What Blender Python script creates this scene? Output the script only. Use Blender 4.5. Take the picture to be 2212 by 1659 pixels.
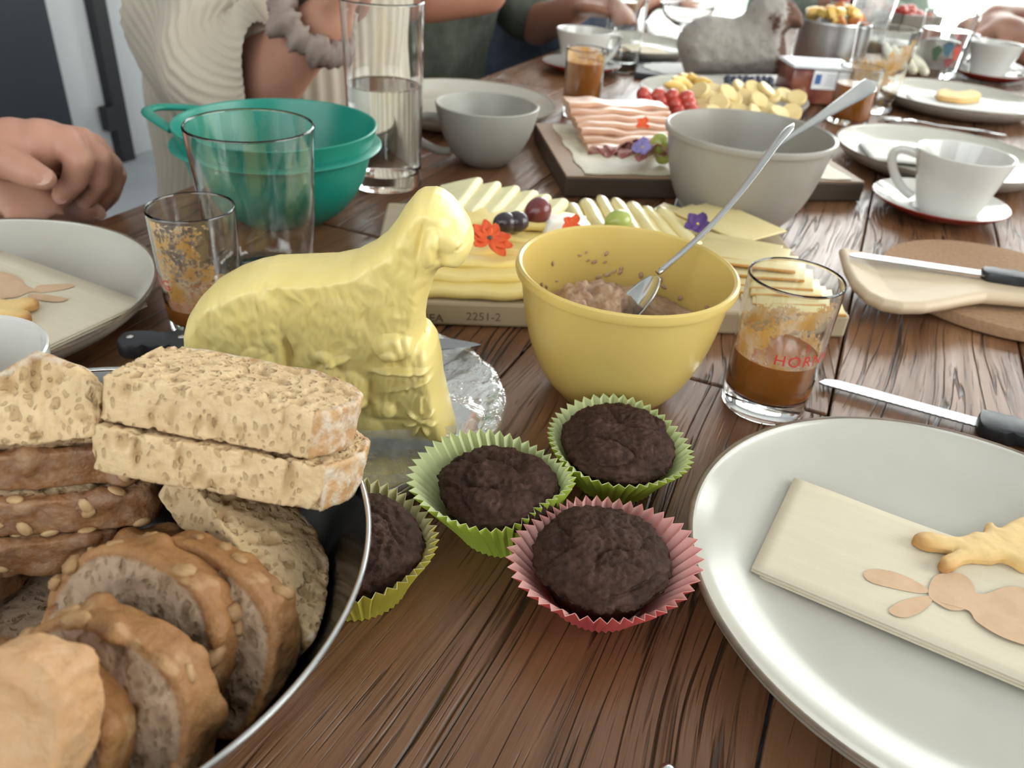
import bpy, bmesh, math, random
import numpy as np
from mathutils import Vector, Matrix, noise

for _o in list(bpy.data.objects):
    bpy.data.objects.remove(_o, do_unlink=True)
scene = bpy.context.scene
COL = scene.collection
random.seed(7); np.random.seed(7)
PI = math.pi

# ------------------------------------------------------------------ camera
# the table top is z = 0 (floor z = -0.75); the lens hangs 0.30 m above the table
CAM_H, F_PX, PITCH, ROLL = 0.30, 1724.0, math.radians(32.2), math.radians(4.27)
IMG_W, IMG_H = 2212, 1659
FWD = Vector((0, math.cos(PITCH), -math.sin(PITCH)))
_r = Vector((1, 0, 0)); _u = _r.cross(FWD)
CR = _r * math.cos(ROLL) + _u * math.sin(ROLL)
CU = -_r * math.sin(ROLL) + _u * math.cos(ROLL)
cam_data = bpy.data.cameras.new('camera')
cam = bpy.data.objects.new('camera', cam_data); COL.objects.link(cam)
cam.matrix_world = Matrix(((CR.x, CU.x, -FWD.x, 0), (CR.y, CU.y, -FWD.y, 0), (CR.z, CU.z, -FWD.z, CAM_H), (0, 0, 0, 1)))
cam_data.sensor_width = 36.0
cam_data.lens = F_PX / IMG_W * 36.0
cam_data.clip_start = 0.02
cam_data.dof.use_dof = True
cam_data.dof.focus_distance = 0.39
cam_data.dof.aperture_fstop = 12.0
scene.camera = cam

# ------------------------------------------------------------------ world, daylight, exposure
YAW = math.radians(22.0)                       # the table runs 22 degrees to the right of the view
SX, SY = math.sin(YAW), math.cos(YAW)
def sn(s, n, z=0.0):                           # metres along / across the table -> world
    return Vector((s * SX + n * SY, s * SY - n * SX, z))
scene.view_settings.view_transform = 'Standard'
scene.view_settings.look = 'None'
scene.view_settings.gamma = 1.0
scene.view_settings.use_curve_mapping = False
scene.view_settings.exposure = 0.0
scene.cycles.use_adaptive_sampling = True
scene.cycles.adaptive_threshold = 0.1
scene.cycles.max_bounces = 10
scene.cycles.diffuse_bounces = 4
scene.cycles.glossy_bounces = 4
scene.cycles.transmission_bounces = 8
scene.cycles.transparent_max_bounces = 12
scene.cycles.sample_clamp_indirect = 6.0
scene.cycles.caustics_reflective = False
world = bpy.data.worlds.new('daylight'); scene.world = world; world.use_nodes = True
wn = world.node_tree.nodes; wn.clear()
_bg = wn.new('ShaderNodeBackground'); _wo = wn.new('ShaderNodeOutputWorld')
_bg.inputs['Color'].default_value = (0.86, 0.93, 1.0, 1); _bg.inputs['Strength'].default_value = 3.0
world.node_tree.links.new(_bg.outputs[0], _wo.inputs[0])
ROOM_S0, ROOM_S1, ROOM_N0, ROOM_N1, FLOOR, CEIL = -1.6, 3.9, -2.7, 1.9, -0.75, 2.0
def window_light(name, a, b, c, watts_m2, col):  # daylight filling a window opening: corner, along, up
    L = bpy.data.lights.new(name, 'AREA'); L.shape = 'RECTANGLE'
    ex, ey = (b - a), (c - a)
    L.size, L.size_y = ex.length, ey.length
    L.energy = watts_m2 * ex.length * ey.length; L.color = col
    o = bpy.data.objects.new(name, L); COL.objects.link(o)
    x, y = ex.normalized(), ey.normalized(); z = x.cross(y)
    ctr = a + ex / 2 + ey / 2
    o.matrix_world = Matrix(((x.x, y.x, z.x, ctr.x), (x.y, y.y, z.y, ctr.y), (x.z, y.z, z.z, ctr.z), (0, 0, 0, 1)))
    return o
# far glazed wall and the windows of the right wall
FAR_WIN = (-1.5, 1.7, FLOOR + 0.06, 1.9)       # n0, n1, z0, z1
RIGHT_WIN = (0.2, 3.5, 0.10, 1.85)             # s0, s1, z0, z1
FILL_WIN = (-2.2, 1.2, 0.10, 1.85)            # n0, n1, z0, z1, unseen window added behind the camera for fill
window_light('far_window_daylight', sn(ROOM_S1 + .16, FAR_WIN[1], FAR_WIN[2]), sn(ROOM_S1 + .16, FAR_WIN[0], FAR_WIN[2]), sn(ROOM_S1 + .16, FAR_WIN[1], FAR_WIN[3]), 21, (1.0, .965, .92))
window_light('right_window_daylight', sn(RIGHT_WIN[0], ROOM_N1 + .16, RIGHT_WIN[2]), sn(RIGHT_WIN[1], ROOM_N1 + .16, RIGHT_WIN[2]), sn(RIGHT_WIN[0], ROOM_N1 + .16, RIGHT_WIN[3]), 21, (1.0, .945, .87))
window_light('back_fill_light', sn(ROOM_S0 - .16, FILL_WIN[0], FILL_WIN[2]), sn(ROOM_S0 - .16, FILL_WIN[1], FILL_WIN[2]), sn(ROOM_S0 - .16, FILL_WIN[0], FILL_WIN[3]), 6, (1.0, .92, .82))  # added frontal fill light, no window is known there

# ------------------------------------------------------------------ helpers
def ray(px, py):
    return FWD + CR * ((px - IMG_W / 2) / F_PX) - CU * ((py - IMG_H / 2) / F_PX)
def at(px, py, z=0.0):                         # point of height z over the table seen at that place of the photograph
    d = ray(px, py); t = (CAM_H - z) / -d.z
    return Vector((d.x * t, d.y * t, z))
def on_y(px, py, y):                           # point seen there on the upright plane y = const
    d = ray(px, py); t = y / d.y
    return Vector((d.x * t, y, CAM_H + d.z * t))

def thing(name, label, cat, loc=(0, 0, 0), rotz=0.0, group=None):
    o = bpy.data.objects.new(name, None); COL.objects.link(o)
    o.location = loc; o.rotation_euler = (0, 0, rotz); o.empty_display_size = 0.02
    return tag(o, label, cat, group)
def tag(o, label=None, cat=None, group=None, kind=None):
    if label: o['label'] = label
    if cat: o['category'] = cat
    if group: o['group'] = group
    if kind: o['kind'] = kind
    return o
def obj(name, vf, mat, parent=None, smooth=True, loc=None, rot=None, autosmooth=None):
    v, f = vf
    me = bpy.data.meshes.new(name)
    me.from_pydata([tuple(map(float, p)) for p in v], [], [tuple(int(i) for i in q) for q in f])
    for m in (mat if isinstance(mat, (list, tuple)) else [mat]): me.materials.append(m)
    if smooth:
        me.polygons.foreach_set('use_smooth', [True] * len(me.polygons))
        if autosmooth:
            try: me.set_sharp_from_angle(angle=math.radians(autosmooth))
            except Exception: pass
    me.update()
    o = bpy.data.objects.new(name, me); COL.objects.link(o)
    if parent: o.parent = parent
    if loc is not None: o.location = loc
    if rot is not None: o.rotation_euler = rot
    return o
def copy_thing(root, label, loc=None, rotz=None, group=None):
    c = root.copy(); COL.objects.link(c)
    if loc is not None: c.location = loc
    if rotz is not None: c.rotation_euler = (root.rotation_euler[0], root.rotation_euler[1], rotz)
    c['label'] = label
    if group: c['group'] = group
    for ch in root.children:
        d = ch.copy(); COL.objects.link(d); d.parent = c
        for g in ch.children:
            e = g.copy(); COL.objects.link(e); e.parent = d
    return c
def attr(o, name, vals):
    a = o.data.attributes.new(name, 'FLOAT', 'POINT'); a.data.foreach_set('value', np.asarray(vals, dtype=np.float32))

def join(*parts):
    V, F = [], []
    for v, f in parts:
        k = len(V); V += [tuple(p) for p in v]; F += [tuple(i + k for i in q) for q in f]
    return V, F
def xf(vf, M):
    return [tuple(M @ Vector(p)) for p in vf[0]], vf[1]
def move(vf, d):
    d = Vector(d); return [tuple(Vector(p) + d) for p in vf[0]], vf[1]
def frame(o, x, y=None, z=None):               # matrix with origin o and axes
    x = Vector(x).normalized()
    if z is None: y = Vector(y); y = (y - x * x.dot(y)).normalized(); z = x.cross(y)
    else: z = Vector(z); z = (z - x * x.dot(z)).normalized(); y = z.cross(x)
    return Matrix(((x.x, y.x, z.x, o[0]), (x.y, y.y, z.y, o[1]), (x.z, y.z, z.z, o[2]), (0, 0, 0, 1)))

def lathe(prof, n=64, closed=False, wob=None):
    V, F = [], []; m = len(prof)
    rings = []
    for r, z in prof:
        if r < 1e-6:
            rings.append([len(V)]); V.append((0, 0, z))
        else:
            ids = []
            for k in range(n):
                a = 2 * PI * k / n; rr = r + (wob(a, r, z) if wob else 0)
                ids.append(len(V)); V.append((rr * math.cos(a), rr * math.sin(a), z))
            rings.append(ids)
    for i in range(m - 1 + (1 if closed else 0)):
        A, B = rings[i], rings[(i + 1) % m]
        if len(A) == 1 and len(B) == 1: continue
        for k in range(n):
            k2 = (k + 1) % n
            if len(A) == 1: F.append((A[0], B[k2], B[k]))
            elif len(B) == 1: F.append((A[k], A[k2], B[0]))
            else: F.append((A[k], A[k2], B[k2], B[k]))
    return V, F
def smooth_prof(pts, k=6):                     # Catmull-Rom through profile points
    P = [Vector((p[0], p[1], 0)) for p in pts]; out = []
    for i in range(len(P) - 1):
        p0 = P[max(i - 1, 0)]; p1 = P[i]; p2 = P[i + 1]; p3 = P[min(i + 2, len(P) - 1)]
        for j in range(k):
            t = j / k
            q = 0.5 * ((2 * p1) + (p2 - p0) * t + (2 * p0 - 5 * p1 + 4 * p2 - p3) * t * t + (3 * p1 - p0 - 3 * p2 + p3) * t ** 3)
            out.append((max(q.x, 0), q.y))
    out.append((P[-1].x, P[-1].y)); return out
def spline(pts, k=8):
    P = [Vector(p) for p in pts]; out = []
    for i in range(len(P) - 1):
        p0 = P[max(i - 1, 0)]; p1 = P[i]; p2 = P[i + 1]; p3 = P[min(i + 2, len(P) - 1)]
        for j in range(k):
            t = j / k
            out.append(0.5 * ((2 * p1) + (p2 - p0) * t + (2 * p0 - 5 * p1 + 4 * p2 - p3) * t * t + (3 * p1 - p0 - 3 * p2 + p3) * t ** 3))
    out.append(P[-1]); return out
def closed_spline(pts, k=6):
    P = [Vector(p) for p in pts]; n = len(P); out = []
    for i in range(n):
        p0, p1, p2, p3 = P[i - 1], P[i], P[(i + 1) % n], P[(i + 2) % n]
        for j in range(k):
            t = j / k
            out.append(0.5 * ((2 * p1) + (p2 - p0) * t + (2 * p0 - 5 * p1 + 4 * p2 - p3) * t * t + (3 * p1 - p0 - 3 * p2 + p3) * t ** 3))
    return out
def tube(path, rad, n=12, up=(0, 0, 1), flat=1.0):   # swept ellipse; rad a number or list, flat scales the section along "up"
    P = [Vector(p) for p in path]; V, F = [], []
    m = len(P)
    for i, p in enumerate(P):
        t = (P[min(i + 1, m - 1)] - P[max(i - 1, 0)]).normalized()
        b = t.cross(Vector(up))
        if b.length < 1e-5: b = t.cross(Vector((1, 0, 0)))
        b.normalize(); c = b.cross(t)
        r = rad[i] if isinstance(rad, (list, tuple)) else rad
        fl = flat[i] if isinstance(flat, (list, tuple)) else flat
        for k in range(n):
            a = 2 * PI * k / n
            V.append(p + b * (r * math.cos(a)) + c * (r * fl * math.sin(a)))
    for i in range(m - 1):
        for k in range(n):
            F.append((i * n + k, i * n + (k + 1) % n, (i + 1) * n + (k + 1) % n, (i + 1) * n + k))
    F.append(tuple(range(n - 1, -1, -1))); F.append(tuple((m - 1) * n + k for k in range(n)))
    return V, F
def box(c, s, bev=0.0):
    x, y, z = s[0] / 2, s[1] / 2, s[2] / 2
    if bev <= 0:
        V = [(c[0] + i * x, c[1] + j * y, c[2] + k * z) for i in (-1, 1) for j in (-1, 1) for k in (-1, 1)]
        return V, [(0, 1, 3, 2), (4, 6, 7, 5), (0, 4, 5, 1), (2, 3, 7, 6), (0, 2, 6, 4), (1, 5, 7, 3)]
    bm = bmesh.new(); bmesh.ops.create_cube(bm, size=1.0)
    for v in bm.verts: v.co = Vector((v.co.x * s[0], v.co.y * s[1], v.co.z * s[2]))
    bmesh.ops.bevel(bm, geom=bm.edges[:], offset=bev, segments=2, profile=0.5, affect='EDGES')
    V = [tuple(v.co + Vector(c)) for v in bm.verts]; F = [tuple(v.index for v in f.verts) for f in bm.faces]; bm.free()
    return V, F
def prism(outline, z0, z1, bev=0.0):           # extruded polygon, outline [(x, y)] counter-clockwise
    bm = bmesh.new()
    vs = [bm.verts.new((p[0], p[1], z0)) for p in outline]
    f = bm.faces.new(vs); f.normal_update()
    if f.normal.z > 0: f.normal_flip()
    r = bmesh.ops.extrude_face_region(bm, geom=[f])
    top = [g for g in r['geom'] if isinstance(g, bmesh.types.BMVert)]
    for v in top: v.co.z = z1
    if bev > 0:
        bm.edges.ensure_lookup_table()
        eds = [e for e in bm.edges if abs(e.verts[0].co.z - e.verts[1].co.z) < 1e-7]
        bmesh.ops.bevel(bm, geom=eds, offset=bev, segments=2, profile=0.5, affect='EDGES')
    bmesh.ops.triangulate(bm, faces=[q for q in bm.faces if len(q.verts) > 4])
    bm.verts.index_update()
    V = [tuple(v.co) for v in bm.verts]; F = [tuple(v.index for v in q.verts) for q in bm.faces]; bm.free()
    return V, F
def evaluated(o):                              # mesh of an object with its modifiers applied -> (V array, F list)
    dg = bpy.context.evaluated_depsgraph_get()
    me = bpy.data.meshes.new_from_object(o.evaluated_get(dg))
    V = np.empty(len(me.vertices) * 3); me.vertices.foreach_get('co', V); V = V.reshape(-1, 3)
    F = [tuple(p.vertices) for p in me.polygons]
    bpy.data.meshes.remove(me); return V, F
def voxel(vf, size):
    o = obj('temporary', vf, MAT_TMP, smooth=False)
    m = o.modifiers.new('r', 'REMESH'); m.mode = 'VOXEL'; m.voxel_size = size
    V, F = evaluated(o); me = o.data
    bpy.data.objects.remove(o); bpy.data.meshes.remove(me); return V, F
def skin(nodes, edges, sub=2, root=0):         # nodes [(pos, radius or (rx, ry))]
    me = bpy.data.meshes.new('temporary'); me.from_pydata([tuple(n[0]) for n in nodes], edges, [])
    o = bpy.data.objects.new('temporary', me); COL.objects.link(o)
    m = o.modifiers.new('s', 'SKIN'); m.use_smooth_shade = True; m.branch_smoothing = 0.6
    sk = me.skin_vertices[0].data if me.skin_vertices else None
    if sk is None:
        bm = bmesh.new(); bm.from_mesh(me); bm.verts.layers.skin.verify(); bm.to_mesh(me); bm.free(); sk = me.skin_vertices[0].data
    for i, n in enumerate(nodes):
        r = n[1] if isinstance(n[1], (tuple, list)) else (n[1], n[1])
        sk[i].radius = r; sk[i].use_root = (i == root)
    s = o.modifiers.new('u', 'SUBSURF'); s.levels = sub; s.render_levels = sub
    V, F = evaluated(o)
    bpy.data.objects.remove(o); bpy.data.meshes.remove(me); return V, F
def chain(pts):                                # skin nodes of one chain
    return pts, [(i, i + 1) for i in range(len(pts) - 1)]
def poly_dist(P, O):                           # distance of points P (k,2) to the closed outline O (m,2)
    P = np.asarray(P); O = np.asarray(O); d = np.full(len(P), 1e9)
    for i in range(len(O)):
        a, b = O[i], O[(i + 1) % len(O)]; ab = b - a
        t = np.clip(((P - a) @ ab) / max(ab @ ab, 1e-12), 0, 1)
        d = np.minimum(d, np.hypot(*(P - (a + t[:, None] * ab)).T))
    return d
def fbm(P, scale, octaves=3, seed=0.0, stretch=(1, 1, 1)):
    out = np.empty(len(P))
    for i, p in enumerate(P):
        q = Vector((p[0] * scale * stretch[0] + seed, p[1] * scale * stretch[1] + seed * 1.7, p[2] * scale * stretch[2] - seed))
        s, a = 0.0, 1.0
        for _ in range(octaves):
            s += a * noise.noise(q); q = q * 2.03; a *= 0.5
        out[i] = s
    return out
def vertex_normals(V, F):
    N = np.zeros_like(V)
    for q in F:
        a, b, c = V[q[0]], V[q[1]], V[q[2]]
        n = np.cross(b - a, c - a)
        for i in q: N[i] += n
    return N / np.maximum(np.linalg.norm(N, axis=1), 1e-12)[:, None]
def pillow(outline, T, w0, vox, flat_back=False):
    """Solid with the given outline (u, v); half thickness T reached w0 inside the edge. Returns V (u, v, w), F, edge distance."""
    O = np.array([(p[0], p[1]) for p in outline])
    V, F = voxel(prism(outline, -T, T), vox)
    d = poly_dist(V[:, :2], O)
    k = np.sqrt(np.clip(1 - (1 - np.clip(d / w0, 0, 1)) ** 2, 0.02, 1))
    if flat_back: V[:, 2] = np.where(V[:, 2] > 0, V[:, 2] * k, V[:, 2])
    else: V[:, 2] *= k
    return V, F, d

# ------------------------------------------------------------------ materials (all node based)
class NT:
    def __init__(self, name):
        self.m = bpy.data.materials.new(name); self.m.use_nodes = True
        self.t = self.m.node_tree; self.t.nodes.clear()
        self.out = self.t.nodes.new('ShaderNodeOutputMaterial')
    def n(self, typ, ins=None, **props):
        x = self.t.nodes.new('ShaderNode' + typ)
        for k, v in props.items(): setattr(x, k, v)
        for k, v in (ins or {}).items(): self.set(x, k, v)
        return x
    def set(self, x, k, v):
        s = x.inputs[k]
        if hasattr(v, 'is_linked') or isinstance(v, bpy.types.NodeSocket): self.t.links.new(v, s)
        elif isinstance(v, bpy.types.Node): self.t.links.new(v.outputs[0], s)
        else:
            if isinstance(v, (tuple, list)) and len(v) == 3 and s.type == 'RGBA': v = (*v, 1)
            s.default_value = v
    def coord(self, which='Object', scale=(1, 1, 1), loc=(0, 0, 0), rot=(0, 0, 0)):
        c = self.n('TexCoord')
        mp = self.n('Mapping', {'Vector': c.outputs[which], 'Scale': scale, 'Location': loc, 'Rotation': rot})
        return mp.outputs[0]
    def noise(self, vec, scale=5, detail=4, rough=.55, dist=0):
        return self.n('TexNoise', {'Vector': vec, 'Scale': scale, 'Detail': detail, 'Roughness': rough, 'Distortion': dist}).outputs['Fac']
    def voro(self, vec, scale=5, feature='F1', out='Distance'):
        return self.n('TexVoronoi', {'Vector': vec, 'Scale': scale}, feature=feature).outputs[out]
    def ramp(self, fac, stops, interp='LINEAR'):
        r = self.n('ValToRGB', {'Fac': fac}); cr = r.color_ramp; cr.interpolation = interp
        while len(cr.elements) < len(stops): cr.elements.new(0.5)
        for e, (p, c) in zip(cr.elements, stops):
            e.position = p; e.color = (c, c, c, 1) if isinstance(c, (int, float)) else (*c, 1)
        return r.outputs[0]
    def mix(self, fac, a, b, mode='MIX'):
        x = self.n('Mix', data_type='RGBA', blend_type=mode)
        self.set(x, 0, fac)
        for i, v in ((6, a), (7, b)): self.set(x, i, v)
        return x.outputs[2]
    def math(self, op, a, b=0.0, clamp=False):
        x = self.n('Math', operation=op, use_clamp=clamp); self.set(x, 0, a); self.set(x, 1, b); return x.outputs[0]
    def attr(self, name): return self.n('Attribute', attribute_name=name).outputs['Fac']
    def bump(self, h, strength=.3, dist=.001, normal=None):
        ins = {'Height': h, 'Strength': strength, 'Distance': dist}
        if normal is not None: ins['Normal'] = normal
        return self.n('Bump', ins).outputs[0]
    def bsdf(self, **kw):
        names = dict(color='Base Color', rough='Roughness', metal='Metallic', normal='Normal', spec='Specular IOR Level', ior='IOR', trans='Transmission Weight',
                     alpha='Alpha', coat='Coat Weight', coatrough='Coat Roughness', sss='Subsurface Weight', sssr='Subsurface Radius', ssss='Subsurface Scale', sheen='Sheen Weight')
        b = self.n('BsdfPrincipled', {names[k]: v for k, v in kw.items()})
        self.t.links.new(b.outputs[0], self.out.inputs[0]); return b
    def add_translucent(self, b, color, fac):
        t = self.n('BsdfTranslucent', {'Color': color}); mx = self.n('MixShader', {0: fac, 1: b.outputs[0], 2: t.outputs[0]})
        self.t.links.new(mx.outputs[0], self.out.inputs[0])
def plain(name, c1, c2=None, rough=.5, scale=20, bump=0.0, bscale=None, metal=0.0, stretch=(1, 1, 1), dist=.001, **kw):
    """Two-tone noise colour with optional fine relief."""
    m = NT(name); v = m.coord(scale=stretch)
    c2 = c2 or tuple(x * .88 for x in c1)
    col = m.mix(m.ramp(m.noise(v, scale), [(.35, 0.), (.65, 1.)]), c1, c2)
    args = dict(color=col, rough=rough, metal=metal, **kw)
    if bump: args['normal'] = m.bump(m.noise(v, bscale or scale * 4), bump, dist)
    m.bsdf(**args); return m.m
def glass_mat(name, tint=(1, 1, 1), rough=0.0, ior=1.5):
    m = NT(name); v = m.coord()
    m.bsdf(color=tint, trans=1.0, ior=ior, rough=m.math('ADD', m.math('MULTIPLY', m.noise(v, 60), .01), rough), spec=.5); return m.m
MAT_TMP = bpy.data.materials.new('temporary')

def wood_table():
    m = NT('table_wood')
    rnd = m.n('ObjectInfo').outputs['Random']
    c = m.n('TexCoord').outputs['Object']
    off = m.n('CombineXYZ', {0: m.math('MULTIPLY', rnd, 7.3), 1: m.math('MULTIPLY', rnd, 31.7), 2: m.math('MULTIPLY', rnd, 3.1)}).outputs[0]
    p = m.n('VectorMath', {0: c, 1: off}, operation='ADD').outputs[0]
    # slow sideways drift of the grain
    drift = m.math('MULTIPLY', m.math('SUBTRACT', m.noise(m.n('Mapping', {'Vector': p, 'Scale': (4, 2.2, 1)}).outputs[0], 1, 2), .5), .09)
    p = m.n('VectorMath', {0: p, 1: m.n('CombineXYZ', {0: drift}).outputs[0]}, operation='ADD').outputs[0]
    broad = m.noise(m.n('Mapping', {'Vector': p, 'Scale': (20, 1.3, 1)}).outputs[0], 1, 3, .55)
    rings = m.noise(m.n('Mapping', {'Vector': p, 'Scale': (110, 3.2, 1)}).outputs[0], 1, 4, .6)
    fibre = m.noise(m.n('Mapping', {'Vector': p, 'Scale': (900, 26, 1)}).outputs[0], 1, 3, .6)
    cracks = m.noise(m.n('Mapping', {'Vector': p, 'Scale': (75, 2.6, 1)}).outputs[0], 1, 2, .45)
    crack = m.ramp(m.math('ABSOLUTE', m.math('SUBTRACT', cracks, .5)), [(0.0, 1.), (.010, .8), (.022, 0.)])
    zone = m.ramp(m.noise(m.n('Mapping', {'Vector': p, 'Scale': (14, 3.5, 1), 'Location': (9, 4, 0)}).outputs[0], 1, 2), [(.40, 0.), (.50, 1.)])
    crack = m.math('MULTIPLY', crack, zone)
    pores = m.ramp(m.noise(m.n('Mapping', {'Vector': p, 'Scale': (560, 17, 1)}).outputs[0], 1, 2, .5), [(.60, 0.), (.68, 1.)])
    col = m.ramp(broad, [(.28, (.092, .037, .016)), (.44, (.168, .072, .031)), (.58, (.222, .106, .049)), (.76, (.285, .150, .076))])
    col = m.mix(m.ramp(rings, [(.30, .60), (.52, 0.)]), col, (.060, .024, .011))
    col = m.mix(m.math('MULTIPLY', m.ramp(fibre, [(.4, 0.), (.7, 1.)]), .25), col, (.20, .115, .068))
    col = m.mix(m.math('MULTIPLY', pores, .7), col, (.030, .014, .008))
    col = m.mix(m.math('MULTIPLY', crack, .9), col, (.012, .008, .006))
    col = m.mix(m.math('MULTIPLY', m.math('SUBTRACT', rnd, .3), .5), col, (.17, .070, .026))
    h = m.math('ADD', m.math('MULTIPLY', rings, .8), m.math('MULTIPLY', fibre, .22))
    h = m.math('SUBTRACT', h, m.math('ADD', m.math('MULTIPLY', crack, 1.6), m.math('MULTIPLY', pores, .35)))
    nb = m.bump(h, .75, .0012)
    lump = m.bump(m.noise(m.n('Mapping', {'Vector': p, 'Scale': (70, 16, 1)}).outputs[0], 1, 2), .55, .0014, nb)
    m.bsdf(color=col, rough=m.ramp(rings, [(.3, .42), (.7, .27)]), normal=lump, spec=.45)
    return m.m
WOOD = wood_table()
WHITE_WALL = plain('white_plaster', (.78, .79, .80), (.74, .75, .77), .9, 6, .05)
CEIL_MAT = plain('ceiling_paint', (.80, .80, .80), (.77, .77, .78), .9, 6)
FLOOR_MAT = plain('light_screed', (.46, .48, .50), (.38, .40, .43), .45, 3, .03)
BLACK_METAL = plain('black_powder_coat', (.012, .013, .016), (.018, .018, .02), .45, 40, .05)
DARK_PANEL = plain('dark_navy_lacquer', (.010, .013, .022), (.014, .018, .028), .5, 4)
STEEL = plain('polished_steel', (.62, .62, .61), (.55, .55, .55), .17, 30, .02, 90, 1.0)
STEEL_BR = plain('brushed_steel', (.50, .50, .50), (.42, .42, .43), .30, 60, .10, 200, 1.0, stretch=(1, 1, 12))
GLASS = glass_mat('clear_glass', (.985, .995, .99))
WATER = glass_mat('still_water', (.97, .99, 1.0), ior=1.33)

# ------------------------------------------------------------------ the room
def struct(name, vf, mat, parent=None, smooth=False):
    o = obj(name, vf, mat, parent, smooth)
    if parent is None: o['kind'] = 'structure'
    return o
def snbox(s0, s1, n0, n1, z0, z1):
    V = [tuple(sn(s, n, z)) for s in (s0, s1) for n in (n0, n1) for z in (z0, z1)]
    return V, [(0, 1, 3, 2), (4, 6, 7, 5), (0, 4, 5, 1), (2, 3, 7, 6), (0, 2, 6, 4), (1, 5, 7, 3)]
struct('floor', snbox(ROOM_S0 - .15, ROOM_S1 + .15, ROOM_N0 - .15, ROOM_N1 + .15, FLOOR - .1, FLOOR), FLOOR_MAT)
struct('ceiling', snbox(ROOM_S0 - .15, ROOM_S1 + .15, ROOM_N0 - .15, ROOM_N1 + .15, CEIL, CEIL + .1), CEIL_MAT)
struct('wall_left', snbox(ROOM_S0 - .15, ROOM_S1 + .15, ROOM_N0 - .15, ROOM_N0, FLOOR, CEIL), WHITE_WALL)
bn0, bn1, bz0, bz1 = FILL_WIN
struct('wall_back', join(snbox(ROOM_S0 - .15, ROOM_S0, ROOM_N0, bn0, FLOOR, CEIL), snbox(ROOM_S0 - .15, ROOM_S0, bn1, ROOM_N1, FLOOR, CEIL),
                         snbox(ROOM_S0 - .15, ROOM_S0, bn0, bn1, bz1, CEIL), snbox(ROOM_S0 - .15, ROOM_S0, bn0, bn1, FLOOR, bz0)), WHITE_WALL)
n0, n1, z0, z1 = FAR_WIN
struct('wall_far', join(snbox(ROOM_S1, ROOM_S1 + .15, ROOM_N0, n0, FLOOR, CEIL), snbox(ROOM_S1, ROOM_S1 + .15, n1, ROOM_N1, FLOOR, CEIL),
                        snbox(ROOM_S1, ROOM_S1 + .15, n0, n1, z1, CEIL), snbox(ROOM_S1, ROOM_S1 + .15, n0, n1, FLOOR, z0)), WHITE_WALL)
s0, s1, rz0, rz1 = RIGHT_WIN
struct('wall_right', join(snbox(ROOM_S0 - .15, s0, ROOM_N1, ROOM_N1 + .15, FLOOR, CEIL), snbox(s1, ROOM_S1 + .15, ROOM_N1, ROOM_N1 + .15, FLOOR, CEIL),
                          snbox(s0, s1, ROOM_N1, ROOM_N1 + .15, rz1, CEIL), snbox(s0, s1, ROOM_N1, ROOM_N1 + .15, FLOOR, rz0)), WHITE_WALL)
def pane_mat():
    m = NT('window_pane'); g = m.n('BsdfGlossy', {'Color': (1, 1, 1, 1), 'Roughness': .01}); t = m.n('BsdfTransparent', {'Color': (.96, .985, .98, 1)})
    fr = m.n('Fresnel', {'IOR': 1.45}); mx = m.n('MixShader', {0: fr.outputs[0], 1: t.outputs[0], 2: g.outputs[0]})
    m.t.links.new(mx.outputs[0], m.out.inputs[0]); return m.m
PANE = pane_mat()
w = struct('window_1', join(*[snbox(ROOM_S1 + .04, ROOM_S1 + .10, a, a + .06, z0, z1) for a in (n0, n0 + 1.05, n0 + 2.10, n1 - .06)],
                            snbox(ROOM_S1 + .04, ROOM_S1 + .10, n0, n1, z0, z0 + .07), snbox(ROOM_S1 + .04, ROOM_S1 + .10, n0, n1, z1 - .07, z1)), BLACK_METAL)
for a, b in ((n0 + .06, n0 + 1.05), (n0 + 1.11, n0 + 2.10), (n0 + 2.16, n1 - .06)):
    obj('pane', snbox(ROOM_S1 + .065, ROOM_S1 + .071, a, b, z0 + .07, z1 - .07), PANE, w, False)
w = struct('window_2', join(*[snbox(a, a + .06, ROOM_N1 + .04, ROOM_N1 + .10, rz0, rz1) for a in (s0, s0 + 1.42, s1 - .06)],
                            snbox(s0, s1, ROOM_N1 + .04, ROOM_N1 + .10, rz0, rz0 + .07), snbox(s0, s1, ROOM_N1 + .04, ROOM_N1 + .10, rz1 - .07, rz1)), BLACK_METAL)
for a, b in ((s0 + .06, s0 + 1.42), (s0 + 1.48, s1 - .06)):
    obj('pane', snbox(a, b, ROOM_N1 + .065, ROOM_N1 + .071, rz0 + .07, rz1 - .07), PANE, w, False)
w = struct('added_fill_window', join(*[snbox(ROOM_S0 - .10, ROOM_S0 - .04, a, a + .06, bz0, bz1) for a in (bn0, bn0 + 1.67, bn1 - .06)],
                            snbox(ROOM_S0 - .10, ROOM_S0 - .04, bn0, bn1, bz0, bz0 + .07), snbox(ROOM_S0 - .10, ROOM_S0 - .04, bn0, bn1, bz1 - .07, bz1)), BLACK_METAL)  # invented window around the added fill light
for a, b in ((bn0 + .06, bn0 + 1.67), (bn0 + 1.73, bn1 - .06)):
    obj('pane', snbox(ROOM_S0 - .071, ROOM_S0 - .065, a, b, bz0 + .07, bz1 - .07), PANE, w, False)
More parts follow.
